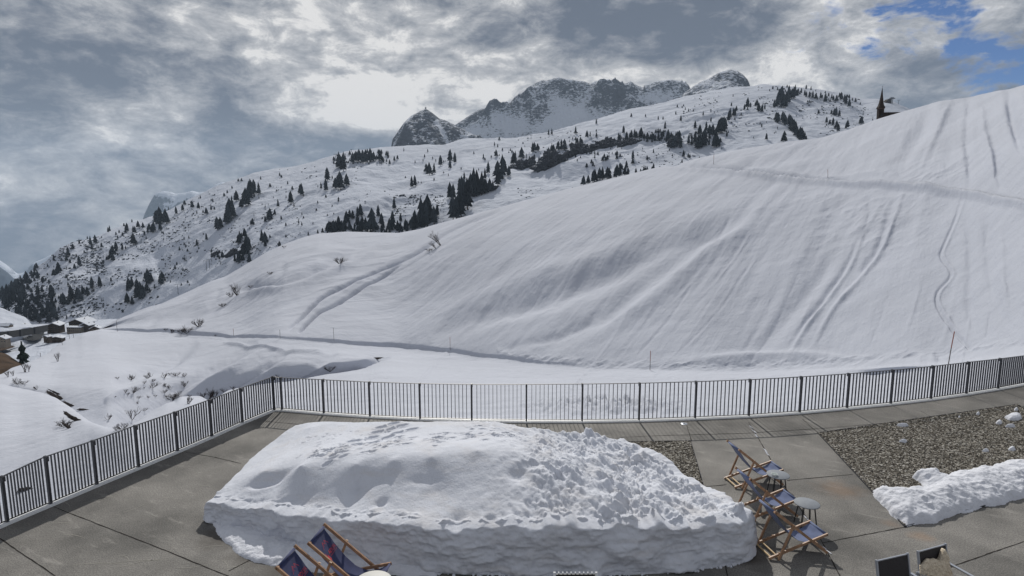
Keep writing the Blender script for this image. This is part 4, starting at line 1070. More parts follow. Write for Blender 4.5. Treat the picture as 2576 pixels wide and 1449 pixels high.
# slatted chair back peeping in at the bottom centre
a, b = G(1395, 1442, .85), G(1500, 1442, .85); c = (a+b)/2; L = (b-a).length
root = empty('slatted_chair', (c.x, c.y-.05, 0), 0, 'chair back of upright pale slats peeping in at the bottom photo edge', 'chair')
for k in range(11):
    x = -L/2+L*k/10; m = MB(); m.bar((x, .06, .86), (x, 0, .46), (1, 0, 0), .034 if k in (0, 10) else .018, .018); m.build('slat', M['galv'], root)  # white colour stands in for sunlight on the ends of dark metal slats
m = MB(); m.bar((-L/2+.02, .038, .83), (L/2-.02, .038, .83), (0, 0, 1), .03, .012); m.bar((-L/2, -.008, .46), (L/2, -.008, .46), (0, 0, 1), .03, .02); m.build('back_rail', M['tableleg'], root)
m = MB(); m.box((0, -.2, .45), (L, .4, .02)); m.build('seat', M['tableleg'], root)
for sx in (-1, 1):
    for y in (-.38, .0): m = MB(); m.bar((sx*L/2, y, .44), (sx*(L/2+.02), y, 0), (1, 0, 0), .025, .025); m.build('leg', M['tableleg'], root)

# ------------------------------------------------------------------ conifers
def crown_mesh(seed, slim, tiers=7, n=9):
    r = random.Random(seed); m = MB(); lean = (r.uniform(-.02, .02), r.uniform(-.02, .02))
    for k in range(tiers):
        z0 = .10+.82*k/tiers; z1 = min(1.0, z0+.30+.1*r.random())
        if k == tiers-1: z1 = 1.0
        rad = slim*(1-.92*(k/tiers)**1.5)*r.uniform(.8, 1.15)
        vs = [(lean[0]*z1+r.uniform(-.01, .01), lean[1]*z1, z1)]
        for i in range(n*2):
            a = math.pi*i/n+r.uniform(-.12, .12); rr = rad*(r.uniform(.85, 1.2) if i % 2 == 0 else r.uniform(.45, .7))
            vs.append((rr*math.cos(a), rr*math.sin(a), z0+(0 if i % 2 == 0 else .05)+r.uniform(-.02, .02)))
        vs.append((0, 0, z0+.07))
        fs = [(0, 1+i, 1+(i+1) % (2*n)) for i in range(2*n)]+[(2*n+1, 1+(i+1) % (2*n), 1+i) for i in range(2*n)]
        m.add(vs, fs)
    return m
def mb_mesh(m, name, mat):
    me = bpy.data.meshes.new(name); me.from_pydata(m.v, [], m.f); me.update(); me.materials.append(mat); return me
CROWNS = [crown_mesh(i, [.18, .22, .25, .30, .20, .27][i]) for i in range(6)]
CME = [mb_mesh(m, 'conifer_crown', M['crown']) for m in CROWNS]
tm = MB(); tm.tube((0, 0, -.03), (0, 0, .35), .022, .014, 6); TME = mb_mesh(tm, 'conifer_trunk', M['bark'])
t5 = [(60,925,90),(50,1000,70),(10,985,40),(150,990,120),(205,960,80),(120,980,60),(155,830,90),(180,850,110),(135,820,80),(250,790,60),(270,780,60),(300,780,70),(325,790,70),(350,790,90),(378,780,90),(400,770,50),(455,770,60),(500,735,30),(520,800,30),(480,790,35),(590,760,25),(560,775,30),(630,685,12),(800,860,50),(830,880,70),(855,870,60),(915,810,60),(975,830,50),(983,780,70),(1020,790,60),(690,975,65),(715,965,75),(1320,660,25),(1325,740,40),(1440,695,15),(1090,915,45),(1265,870,80),(1250,910,60),(985,1060,110),(1010,1060,100),(1050,980,60),(1000,1220,160),(1030,1215,150),(1060,1200,180),(1080,1140,210),(1110,1140,200),(1090,1060,130),(1140,1040,150),(1160,1040,180),(1180,1020,150),(1190,1040,90),(1215,1030,150),(1240,1020,100),(1255,1010,80),(1280,1000,70),(1300,1000,60),(1340,960,100),(1345,900,110),(1375,900,150),(1385,870,100),(1420,890,60),(1365,920,80),(560,1140,70),(440,1195,80),(390,1305,150),(400,1300,120),(320,1295,100),(340,1300,90),(290,1270,70),(315,1190,70),(290,1195,60),(245,1210,50),(220,1200,45),(205,1240,80),(195,1290,70),(140,1290,90),(110,1300,60),(80,1300,50),(60,1300,40),(170,1300,60),(230,1300,60),(460,1260,70),(460,1305,40),(530,1300,70),(550,1290,120),(580,1300,60),(600,1305,50),(613,1230,45),(640,1300,80),(660,1300,60),(690,1290,70),(720,1280,120),(740,1275,100),(770,1270,190),(800,1260,150),(815,1240,180),(830,1200,100),(860,1250,120),(880,1190,70),(700,1280,80),(760,1270,100),(790,1150,60),(1995,955,55),(2025,945,50),(2060,935,80),(2075,930,70),(2110,915,80),(2130,915,85),(2165,910,80),(2175,905,60),(2225,900,60),(2240,895,85),(2260,890,70),(2300,880,50),(2320,880,45),(2280,840,35),(2310,830,45),(2380,865,30),(2415,860,20),(2450,850,30),(2470,845,25),(2522,830,30),(2360,760,50),(2365,795,35),(1460,800,70),(1475,780,60),(1520,755,75),(1600,710,55),(1620,700,50),(1640,700,45),(1725,730,45),(1755,740,80),(1765,730,60),(1800,690,50),(1815,690,60),(1840,690,60),(1900,700,40),(1935,650,40),(1960,650,45),(1975,660,40),(2155,640,40),(2170,640,40),(2255,620,45),(2285,565,45),(2270,620,40),(2310,620,50),(2350,600,45),(2370,600,50),(2385,600,40),(2415,600,60),(2440,600,30),(2470,610,40),(2500,610,40),(2520,615,40),(2550,610,40),(2575,610,40),(1930,570,45),(1720,580,35),(1745,575,35),(2010,595,40),(2035,590,30),(2080,590,25),(2348,440,22),(2550,460,20),(2455,440,18),(2082,495,30),(1885,630,15),(2540,560,25),(2560,560,25),(2475,760,25)]
t6 = [(165,475,40),(268,420,30),(420,382,22),(470,425,25),(615,320,20),(625,255,14),(870,218,12),(245,375,18),(120,410,20),(150,410,18),(120,500,25),(105,500,20),(150,510,25),(185,550,55),(30,535,25),(70,545,30),(100,550,30),(215,560,40),(240,560,50),(260,565,60),(270,600,50),(230,600,60),(330,575,50),(350,580,45),(365,470,40),(370,570,60),(390,605,80),(400,600,80),(395,510,50),(420,590,80),(430,560,80),(440,490,50),(465,510,50),(460,580,30),(490,520,70),(500,595,60),(515,595,60),(510,540,70),(530,500,80),(540,500,90),(550,500,90),(560,470,70),(575,480,70),(590,420,50),(600,400,50),(620,385,40),(635,385,40),(650,350,25),(590,500,15),(715,330,50),(700,345,30),(785,320,35),(800,350,40),(815,360,40),(840,340,25),(790,355,30),(745,320,20),(770,320,20),(905,330,40),(920,320,60),(930,290,60),(940,260,50),(955,300,80),(970,330,80),(980,330,70),(985,300,60),(1000,250,50),(1015,270,50),(1030,270,60),(1035,230,40),(1050,250,30),(1075,240,20),(1100,250,30),(1120,260,30),(1140,260,30),(1160,265,35),(1180,270,30),(1215,270,35),(1240,285,40),(1245,290,30),(1280,270,25),(1300,280,25),(1320,285,30),(1350,280,40),(1370,295,40),(1385,310,50),(1400,320,40),(1405,325,40),(1450,290,20),(1475,310,15),(1135,295,15),(1150,295,12),(915,415,40),(925,430,50),(950,420,50),(965,440,55),(975,450,50),(995,440,50),(1005,460,60),(1015,480,60),(1030,490,60),(1040,505,60),(1055,520,50),(1070,540,60),(1085,545,60),(1100,545,40),(1110,548,25),(962,560,55),(848,545,35),(760,535,12),(818,460,20),(1203,370,22),(1290,375,25),(1310,380,35),(1320,385,45),(1335,390,35),(1255,430,30),(1270,440,25),(1300,450,40),(1315,470,40),(1325,490,40),(1390,465,40),(1380,470,30),(1490,440,40),(1480,430,25),(1562,415,12),(290,660,35),(325,660,20),(335,665,20),(283,700,20),(93,740,30),(75,745,18),(40,755,22),(25,760,25),(10,765,22),(50,680,25),(95,630,20),(215,655,12),(405,670,12),(550,605,10)]
t1_ = [(2200,130,85),(2095,155,45),(2285,70,70),(2270,60,60),(2130,250,25),(1650,330,90),(1665,310,60),(1640,320,60),(1565,210,40),(1600,180,35),(1560,405,40),(1490,450,40),(1710,280,90),(1730,260,110),(1745,240,130),(1765,220,90),(1710,220,40),(1785,110,60),(1755,130,45),(1820,160,50),(1860,150,120),(1880,100,120),(1900,70,110),(1925,60,100),(1950,60,80),(1870,120,80),(1450,160,40),(1385,185,40),(1390,140,30),(1500,170,40),(1335,210,45),(1250,200,30),(1275,170,20),(1265,280,70),(1250,260,60),(1210,280,110),(1200,290,60),(1185,280,90),(1175,250,50),(1160,340,60),(1155,350,50),(1210,330,50),(1130,330,40),(1110,350,35),(1090,370,30),(1075,310,30),(1040,310,40),(1020,350,40),(1005,350,40),(1003,440,65),(960,340,50),(950,350,40),(935,300,20),(825,340,35),(815,345,30),(1000,270,20),(930,480,45),(870,490,40),(850,510,50),(880,480,50),(855,560,40),(845,550,60),(820,555,30),(805,555,25),(600,600,60),(595,590,50),(560,620,30),(520,530,60),(410,565,40),(500,560,30),(550,470,30),(430,660,40),(440,650,60),(410,675,40),(460,645,35),(290,700,50),(265,640,40),(280,620,35),(735,640,25),(715,430,50),(690,440,50),(700,480,40),(770,460,30),(605,435,30),(655,380,20),(20,830,80),(40,870,100),(60,920,100),(75,910,150),(95,800,80),(110,880,100),(130,820,110),(145,740,40),(150,920,80),(165,840,100),(180,810,90),(185,870,110),(200,740,90),(205,720,60),(240,680,40),(5,860,60),(30,790,40),(75,780,40),(100,750,30),(160,720,40),(130,960,50),(150,965,60),(195,980,60),(200,920,50),(250,860,50),(230,1000,40),(270,1000,70),(275,1010,60),(300,1030,60),(325,990,70),(330,980,60),(370,1030,60),(410,995,80),(415,1000,70),(395,960,60),(380,830,80),(390,840,90),(400,840,80),(400,920,60),(375,960,100),(360,950,70),(390,900,70),(475,890,80),(470,890,60),(515,890,40),(535,860,105),(545,850,80),(590,860,90),(600,860,70),(625,820,60),(655,820,50),(640,800,30),(700,765,65),(750,760,65),(755,755,50),(835,715,25),(240,800,30),(290,800,40),(305,800,35),(330,800,40),(560,885,30),(570,880,30),(500,990,20),(500,1000,20),(970,780,85),(985,760,40),(1000,750,50),(965,790,40),(1040,850,110),(1055,820,90),(1035,760,50),(1075,830,80),(1085,820,60),(1100,790,50),(1120,730,100),(1115,740,80),(1140,720,50),(1090,700,40),(1125,800,30),(1210,740,75),(1220,720,60),(1235,700,30),(990,890,50),(955,880,60),(1000,890,40),(1070,850,60),(920,950,20),(640,950,20),(795,965,15),(1165,770,25),(1870,490,110),(1860,500,100),(1850,380,50),(1880,470,80),(1810,430,70),(1795,430,50),(1820,400,40),(1840,520,80),(1870,520,80),(1830,560,60),(1800,580,70),(1780,570,50),(1815,560,60),(1890,580,60),(1980,420,70),(2010,430,80),(2000,455,40),(2045,230,50),(2025,260,60),(2035,250,50),(2080,215,35),(2010,270,40),(2110,455,35),(1910,290,40),(1900,290,30),(1640,540,40),(1680,540,40),(1590,500,25),(1660,550,30),(1360,480,20),(2480,340,60),(2500,340,60),(2530,340,60),(2556,330,60),(2440,350,30),(2400,355,25),(2330,370,25)]
trees = [(805+x/3, 147.6+y/3, h/3) for x, y, h in t5]+[(1610+.375*x, 147.6+.375*y, h*.375) for x, y, h in t6]+[(x/3, 469.6+y/3, h/3) for x, y, h in t1_]
trees.sort(key=lambda t: -t[2])
def region(px, py):
    if px < 80: return 'in the dense forest strip at the left photo edge', 'conifers at the left edge above the village'
    if px < 240 and py > 720: return 'on the lower slope right above the village', 'conifers above the village'
    if px < 240: return 'on the speckled shoulder at the far left of the mountain', 'conifers on the left shoulder of the mountain'
    if px < 430 and py > 680: return 'in the clump left of the small lift pylon', 'conifers in the clump by the lift pylon'
    if px < 480: return 'along the left skyline of the mountain beside the pale far peak', 'conifers along the left skyline'
    if px < 600 and py < 640: return 'in the scattered rows high on the left mountain side', 'conifers scattered high on the left mountain side'
    if px < 700 and py > 580: return 'in the dark clump behind the left crest of the near slope', 'conifers behind the left crest of the near slope'
    if px < 760: return 'in the rows on the open mountain side above the near crest', 'conifers on the open mountain side'
    if px < 1110 and py > 520: return 'in the row standing right behind the crest of the near slope', 'conifers right behind the near crest'
    if px < 1000 and py < 450: return 'in the clump on the skyline left of the rocky pyramid', 'conifers on the skyline left of the pyramid'
    if px < 930: return 'in the small clump below the skyline clump', 'conifers in the small clump below the skyline'
    if px < 1290 and py > 440: return 'in the tall diagonal stand climbing from the near crest', 'conifers in the tall diagonal stand'
    if px < 1290: return 'in the sparse group below the rocky pyramid', 'conifers below the rocky pyramid'
    if px > 1440 and px < 1680 and py > 420: return 'in the row behind the near crest under the dark cliff band', 'conifers behind the crest under the cliff band'
    if px < 1600: return 'on top of the dark cliff band in the mountain side', 'conifers on the dark cliff band'
    if px < 1870: return 'in the diagonal stand right of the dark cliff band', 'conifers in the stand right of the cliff band'
    if px < 2060 and py > 290: return 'in the narrow line dropping to the near crest', 'conifers in the narrow dropping line'
    if py < 285: return 'in the clump under the rounded white summit', 'conifers under the rounded white summit'
    return 'near the chapel, just behind the near crest', 'conifers near the chapel'
rest_v = []; rest_f = []; roff = 0; ntree = 0
FARL = {'0': 0}
for i, (px, py, h) in enumerate(trees):
    hit = surf('mountain', px, py)
    hw = h*(1.45 if h < 24 else 1.22)/F*depth(hit); sl = min(.30, .8) ; k = random.randrange(6)
    rz = random.uniform(0, 6.28)
    if ntree < 300:
        where, grp = region(px, py)
        root = empty('conifer_tree', (hit.x, hit.y, hit.z-.4), rz, 'dark conifer '+where, 'tree', grp)
        root.scale = (hw, hw, hw)
        for me, nm in ((CME[k], 'crown'), (TME, 'trunk')):
            o = bpy.data.objects.new(nm, me); C.objects.link(o); o.parent = root
        ntree += 1
    else:
        m = CROWNS[k]; a = np.array(m.v); c_, s_ = math.cos(rz), math.sin(rz)
        b = np.stack([a[:, 0]*c_-a[:, 1]*s_, a[:, 0]*s_+a[:, 1]*c_, a[:, 2]], -1)*hw+np.array([hit.x, hit.y, hit.z-.3])
        rest_v.append(b); rest_f.append(np.array(m.f)+roff); roff += len(b)
# more small conifers strewn by density
def strew(box, n, hmin, hmax, fn=None):
    global roff
    for _ in range(n):
        px = random.uniform(box[0], box[2]); py = random.uniform(box[1], box[3])
        if fn and not fn(px, py): continue
        if py < pl(C_sil, px, 1)+3: continue
        hit = surf('mountain', px, py); h = random.uniform(hmin, hmax); hw = h/F*depth(hit)
        m = CROWNS[random.randrange(6)]; a = np.array(m.v)*np.array([1.15, 1.15, 1])
        rest_v.append(a*hw+np.array([hit.x, hit.y, hit.z-.3])); rest_f.append(np.array(m.f)+roff); roff += len(a)
nz = lambda s, t: (lambda px, py: vn(np.array([px/28.]), np.array([py/18.]), s)[0] > t)
strew((0,690,110,800), 60, 8, 20); strew((0,740,150,812), 70, 7, 15, nz(3, -.2)); strew((110,560,500,720), 170, 4, 10, nz(4, .15)); strew((30,640,200,760), 130, 5, 11, nz(5, 0))
strew((820,568,1080,600), 90, 7, 20); strew((1280,385,1560,425), 60, 6, 14, nz(8, -.1)); strew((1560,340,1840,360), 60, 6, 14); strew((1940,215,2150,260), 70, 5, 12, lambda a, b: abs(b-(222+(a-1960)*.19)) < 12)
strew((460,470,760,560), 70, 4, 9, nz(6, .2)); strew((840,385,980,415), 60, 6, 13)
strew((480,440,860,600), 60, 5, 11); strew((1240,330,1700,400), 60, 5, 11, nz(30, 0)); strew((1690,230,2150,340), 70, 4, 9, nz(31, .1)); strew((1000,380,1260,470), 30, 4, 9)
o = npmesh('conifer_wood', np.concatenate(rest_v), np.concatenate(rest_f), M['crown'], False)
tag(o, 'small dark conifers strewn over the snowy mountain side', 'trees', kind='stuff')
# dwarf pine scrub and stones showing through the snow
sp = []; ss = []
def scrub(box, n, smin, smax, fn=None):
    for _ in range(int(n*1.7)):
        px = random.uniform(box[0], box[2]); py = random.uniform(box[1], box[3])
        if fn and not fn(px, py): continue
        if py < pl(C_sil, px, 1)+1.5: continue
        hit = surf('mountain', px, py); s = .95*random.uniform(smin, smax)*(random.random()**1.5*.8+.35)/F*depth(hit)
        sp.append((hit.x, hit.y, hit.z+s*.15)); ss.append((s*1.5, s, s*.75))
scrub((20,595,260,800), 1500, 1.2, 3.0, nz(13, -.15)); scrub((150,545,480,700), 1100, 1.0, 2.8, nz(14, 0)); scrub((380,470,760,640), 800, .9, 2.4, nz(15, .1)); scrub((230,680,440,800), 260, 1.2, 3.4, nz(16, .05))
scrub((480,600,660,670), 160, 1.2, 3.0, nz(17, .1)); scrub((700,410,1000,520), 180, .9, 2.2, nz(18, .2)); scrub((990,490,1120,560), 220, 1.2, 3.2, nz(19, -.1)); scrub((1240,330,1700,400), 260, 1, 2.6, nz(20, .1)); scrub((1290,470,1500,520), 120, 1, 2.6, nz(21, .1))
scrub((1690,230,1960,340), 200, 1, 2.6, nz(22, .15)); scrub((1900,215,2180,300), 260, 1, 2.8, nz(23, 0)); scrub((1600,380,1760,430), 60, 1, 2.5); scrub((2050,270,2200,340), 80, 1, 2.5, nz(24, 0)); scrub((0,740,130,812), 500, 1.2, 3.0)
tag(blobs('scrub', sp, np.array(ss), M['scrub'], jit=.4), 'dwarf pine scrub and stones poking through the mountain snow', 'scrub', kind='stuff')
# cliff bands: one rough rock body each
def outcrop(name, px, py, w, h, lab, seed, lay='mountain', mat='cliff', tilt=0):
    hit = surf(lay, px, py); d = depth(hit); W = w/F*d/2; Hh = h/F*d/2
    v, f = ico(); V = list(v); Fc = list(map(tuple, f))
    bm = bmesh.new(); bmesh.ops.create_icosphere(bm, subdivisions=5, radius=1)
    for vv in bm.verts:
        p = vv.co.copy(); n = mnoise.fractal(p*1.6+Vector((seed, 0, 0)), 1, 2, 5); n2 = mnoise.fractal(Vector((p.x*6, p.y*2, p.z*2+seed)), .8, 2, 3)
        n3 = mnoise.noise(Vector((p.x*W/Hh*2.2, p.y*2, p.z*.8+seed))); p = p*(1+.40*n+.22*n2+.35*n3); x = p.x*W; z = p.z*Hh
        vv.co = (x*math.cos(tilt)-z*math.sin(tilt), p.y*min(W, Hh)*.9, z*math.cos(tilt)+x*math.sin(tilt))
    me = bpy.data.meshes.new(name); bm.to_mesh(me); bm.free(); me.materials.append(M[mat])
    for p in me.polygons: p.use_smooth = False
    o = bpy.data.objects.new(name, me); C.objects.link(o); o.location = hit+Vector((0, 0, 0)); tag(o, lab, 'rock'); return o
for i, (px, py, w, h, lab, tl) in enumerate([(1320,422,70,22,'left block of the dark cliff band in the mountain side', .25),(1388,418,72,34,'tallest middle block of the dark cliff band', .35),(1452,388,52,26,'cliff block right of the tallest one under the conifers', .35),(1520,370,80,20,'long low cliff block in the middle of the band', .2),(1580,362,50,15,'small cliff block at the right end of the band', .2),(1697,362,32,22,'round dark boulder cliff below the stand of conifers', .3),(1192,492,28,14,'small cliff under the tall diagonal stand', .1),(1215,482,60,16,'long cliff foot of the tall diagonal stand', .35),(925,398,60,12,'skyline cliff left of the rocky pyramid', -.1),(590,640,30,16,'dark rock among the clump behind the left crest', .3),(545,640,24,10,'rock beside the twin lift pylons', .3),(1060,563,50,20,'dark rocky bushes in the row behind the near crest', .3),(855,578,44,12,'dark rocky mound at the left end of the crest row', .1),(1995,240,34,12,'dark cliff in the clump under the rounded summit', -.2)]):
    outcrop('rock_outcrop', px, py, w*1.05, h*(1.75 if i < 4 else 1.4), lab, i*3.7, tilt=tl)
# ------------------------------------------------------------------ near spruce left
def spruce(px, py, h, lab, Y=300):
    p = RY(px, py, Y); hw = h/F*depth(p); root = empty('spruce_tree', p, 0, lab, 'tree')
    m = MB(); m.tube((0, 0, -1), (0, 0, hw*.95), hw*.018, hw*.003, 8); m.build('trunk', M['bark'], root)
    r = random.Random(9); cr_ = MB()
    for k in range(1500):
        t = r.random()**.8; z = hw*(.08+.9*t); rad = hw*.25*(1-t)**.8*(.8+.3*math.sin(z*2)); a = r.uniform(0, 6.28); L = rad*r.uniform(.6, 1.12)
        b = Vector((math.cos(a)*L, math.sin(a)*L, z-L*.25)); w = hw*.022*(1.3-t)
        s = Vector((-math.sin(a), math.cos(a), 0))*w; q = Vector((math.cos(a)*L*.35, math.sin(a)*L*.35, z+.02*hw))
        cr_.add([q, b+s, b*1.0+Vector((0, 0, -w*1.2)), b-s, b+Vector((0, 0, w*.6))], [(0, 1, 2), (0, 2, 3), (0, 4, 1), (0, 3, 4), (1, 4, 2), (2, 4, 3)])
    cr_.build('crown', M['crown2'], root)
spruce(60, 918, 64, 'big single spruce at the left edge beside the brown bank', 232)

# ------------------------------------------------------------------ bare shrubs and trees
def shrub_mesh(seed, lean=(0, 0), spread=1.0, depthn=4, stems=5, thick=.017):
    r = random.Random(seed); m = MB()
    def br(p, d, L, rad, lvl):
        q = p+d*L; m.tube(p, q, rad, rad*.65, 5 if lvl > 1 else 4, cap=False)
        if lvl == 0: return
        for _ in range(r.choice((2, 3, 3))):
            nd = (d+Vector((r.uniform(-.7, .7), r.uniform(-.7, .7), r.uniform(-.15, .45)))*.75).normalized()
            br(p+d*L*r.uniform(.55, 1), nd, L*r.uniform(.55, .8), rad*.6, lvl-1)
    for s in range(stems):
        a = r.uniform(0, 6.28); d = Vector((math.cos(a)*.55*spread+lean[0], math.sin(a)*.55*spread+lean[1], r.uniform(.6, 1))).normalized()
        br(Vector((math.cos(a)*.03, math.sin(a)*.03, -.05)), d, r.uniform(.28, .40), thick, depthn-1)
    return mb_mesh(m, 'bare_branches', M['twig'])
SH = [shrub_mesh(1, stems=9), shrub_mesh(2, (-.2, 0), 1.4, 4, 11), shrub_mesh(3, (.3, 0), 1.2, 4, 9), shrub_mesh(4, (-.1, 0), 1.9, 4, 15), shrub_mesh(5, (0, 0), .35, 4, 5)]
LB = shrub_mesh(11, (-.55, 0), .55, 5, 4, .016)
def shrub(px, py, h, lab, k, w=1.0, grp=None, lay='snow_slope', me=None, name='bare_shrub'):
    hit = surf(lay, px, py); s = h/F*depth(hit)*1.2
    o = bpy.data.objects.new(name, me or SH[k]); C.objects.link(o); o.location = hit; o.scale = (s*w, s*w, s); o.rotation_euler = (0, 0, random.uniform(0, 6) if me is None else 0)
    tag(o, lab, 'shrub' if name == 'bare_shrub' else 'tree', grp)
shrub(1109, 617, 40, 'bare leafless tree on the ski track of the big slope', 0, me=LB, name='bare_tree')
shrub(1098, 625, 20, 'short leaning bare tree left of the bare tree on the ski track', 0, 1.2, me=LB, name='bare_tree')
shrub(1081, 631, 9, 'low flattened bare shrub at the foot of the bare trees', 1, 2.2)
for i, (x, y, h, k, w, lab) in enumerate([(1795,820,100,0,.8,'tall bare tree alone on the left shoulder of the near slope'),(1740,830,50,1,1,'bare shrub just left of the tall bare tree on the shoulder'),(1890,765,30,2,1,'small bare shrub right of the tall bare tree on the shoulder'),(2040,660,30,3,1,'small bare shrub high on the left shoulder'),(1680,905,40,3,1.2,'bare shrub below the tall bare tree on the shoulder'),(1500,1055,85,1,1,'tall bare shrub right of the thicket above the track'),(1410,1105,75,3,1,'dense bare shrub in the thicket above the track'),(1370,1105,50,1,1.2,'low bare shrub left in the thicket above the track'),(1300,1105,40,2,1.2,'small bare shrub left of the thicket above the track'),(1250,1085,25,3,1,'tiny bare shrub at the left end above the track'),(2565,580,75,3,.9,'bare shrub in the hollow under the crest of the near slope'),(2488,1392,72,3,.9,'bare shrub on the lower snow slope above the fence corner'),(435,1320,85,4,.7,'thin upright bare tree alone on the left snow hump'),(190,1400,90,4,.8,'thin bare trees at the left end of the snow hump'),(220,1398,70,4,.6,'slender bare stem beside the thin trees at left'),(2145,465,30,2,1,'faint bare shrub on the crest of the near slope'),(1630,1125,14,3,1.5,'small dark tuft on the cut bank above the track')]):
    shrub(x/3, 469.6+y/3, h/3, lab, k, w, 'bare shrubs on the near slope')
q2 = [(1325,140,40,3),(1390,145,35,1),(1145,232,62,3),(1110,160,40,1),(1005,267,70,3),(960,292,30,2),(1385,220,50,0),(1300,322,72,3),(1345,290,50,1),(1045,352,30,2),(1090,405,36,3),(988,472,110,2),(820,472,50,0),(1420,352,70,2),(1570,322,95,0),(1610,300,70,1),(1530,302,60,2),(870,302,16,3),(1245,207,16,3),(480,520,75,3),(520,520,50,1),(925,542,70,3),(880,552,40,1),(130,202,60,1),(180,202,40,3),(275,242,40,2),(1690,265,45,1),(1760,250,40,0),(60,150,60,4),(100,140,50,4),(2090,150,30,1)]
wh = lambda x, y: 'by the fence near the left bank' if x < 560 else 'at the far left below the thin trees' if x < 300 else 'in the hollow of the left snow slope' if y < 310 and x < 1450 else 'just outside the left terrace fence'
rs_ = random.Random(5)
for _ in range(22): q2.append((rs_.uniform(880, 1450), rs_.uniform(120, 320), rs_.uniform(18, 45), rs_.choice((0, 1, 3))))
used = {}
for i, (x, y, h, k) in enumerate(q2):
    if x < 300: w_ = 'at the left photo edge below the thin trees'
    elif x < 560: w_ = 'by the dark earth edge on the left bank'
    elif x < 960: w_ = 'in the hollow beyond the left terrace fence'
    elif y > 290: w_ = 'showing right above the left terrace fence'
    else: w_ = 'on the furrowed left slope'
    shrub(x/3, 898.9+y/3, h/3, ['bushy', 'low', 'leaning', 'dense', 'thin'][k]+' leafless shrub '+w_, k, 1, 'leafless shrubs beyond the left fence')
# dark earth edges and stream bank
def blob_rock(px, py, w, h, lab, tilt, seed, lay='snow_slope'):
    return outcrop('exposed_rock', px, py, w*1.45, h*1.05, lab, seed, lay, 'rock', tilt)
blob_rock(196,1058,56,8,'long dark exposed earth edge on the left snow bank', -.58, 3)
blob_rock(174,1077,26,6,'short dark exposed earth edge beside a shrub on the left bank', -.7, 5)
blob_rock(152,1004,46,8,'dark stream bank edge under the snow, upper part', -.55, 7)
blob_rock(178,1022,34,9,'dark stream bank edge under the snow, lower part', -.5, 8)
blob_rock(212,1031,22,5,'dark stone at the right end of the stream bank', -.1, 9)
blob_rock(148,992,36,4,'thin dark crack along the snow bank of the stream', -.5, 12)
blob_rock(65,1233,22,14,'dark boulder in the snow seen through the left fence bars', 0, 10)
blob_rock(946,902,22,5,'dark bare spot by the piste shoulder', .1, 14)
blob_rock(1372,482,10,5,'x', 0, 15) if False else None

# ------------------------------------------------------------------ marker poles
def pole(px, pyb, pyt, lab, red=True, lay='snow_slope', th=.035, lean=0):
    hit = surf(lay, px, pyb); L = (pyb-pyt)/F*depth(hit); rr = max(th*.8, .42/F*depth(hit))
    root = empty('marker_pole', hit, 0, lab, 'pole', 'snow marker poles along the tracks')
    m = MB(); m.tube((0, 0, -.4), (lean*.5*L, 0, L*.5), rr, n=8); m.build('shaft', M['greypole'], root)
    m = MB(); m.tube((lean*.5*L, 0, L*.5), (lean*L, 0, L), rr*1.05, n=8); m.build('upper_shaft', M['redpole'] if red else M['greypole'], root)
pole(2384, 916, 832, 'tall red topped marker pole behind the right part of the fence', lean=.09)
pole(1634, 931, 881, 'red topped marker pole at the foot of the slope right of the middle')
pole(1133, 881, 847, 'marker pole beside the cut bank left of the middle')
pole(841, 855, 824, 'grey marker pole below the twin ski tracks', False)
pole(706, 851, 829, 'short marker pole with a small sign near the twin ski tracks', False)
pole(588, 845, 826, 'faint marker pole above the track near the thicket', True)
pole(294, 834, 806, 'grey pole at the left start of the track', False)
pole(1795, 413, 389, 'marker pole at the left start of the upper track')
pole(2082, 447, 426, 'red marker pole in the middle of the upper track', True, lean=-.08)
pole(158, 868, 850, 'leaning pole on the left hump near the village', False, lean=-.1)
pole(176, 853, 822, 'tall thin pole at the edge of the left hump', False)
pole(185, 849, 833, 'short pole beside the tall thin one on the left hump', False)
pole(102, 880, 870, 'small post low on the left hump edge', False)
# lift pylons
def pylon(px, pyb, pyt, lab, twin=False):
    hit = surf('mountain', px, pyb); L = (pyb-pyt)/F*depth(hit); r = max(.25, .7/F*depth(hit)*.8)
    root = empty('lift_pylon', hit, 0, lab, 'lift pylon', 'lift pylons on the mountain side')
    m = MB(); m.tube((0, 0, -1), (0, 0, L), r*1.2, r*.8, 8); m.build('mast', M['pylon'], root)
    m = MB(); m.bar((-L*.28, 0, L), (L*.28, 0, L), (0, 0, 1), r*1.3, r*1.3); m.build('cross_arm', M['pylon'], root)
    for s in (-1, 1): m = MB(); m.box((s*L*.26, 0, L-r), (r*2, r*6, r)); m.build('roller_battery', M['pylon'], root)
pylon(641, 555, 536, 'lift pylon high on the left mountain side'); pylon(520, 681, 656, 'left pylon of the pair behind the near crest'); pylon(528, 676, 653, 'right pylon of the pair behind the near crest')
pylon(447, 740, 716, 'lone lift pylon at the foot of the mountain side'); pylon(842, 402, 388, 'lift pylon on the skyline left of the pyramid'); pylon(1120, 364, 351, 'lift pylon in front of the rocky pyramid'); pylon(1335, 350, 340, 'lift pylon on the saddle right of the pyramid'); pylon(883, 382, 376, 'small lift pylon on the skyline above the cliff')
pylon(1500, 312, 300, 'lift pylon below the long rocky range'); pylon(411, 716, 700, 'lift pylon hidden in the clump of conifers')
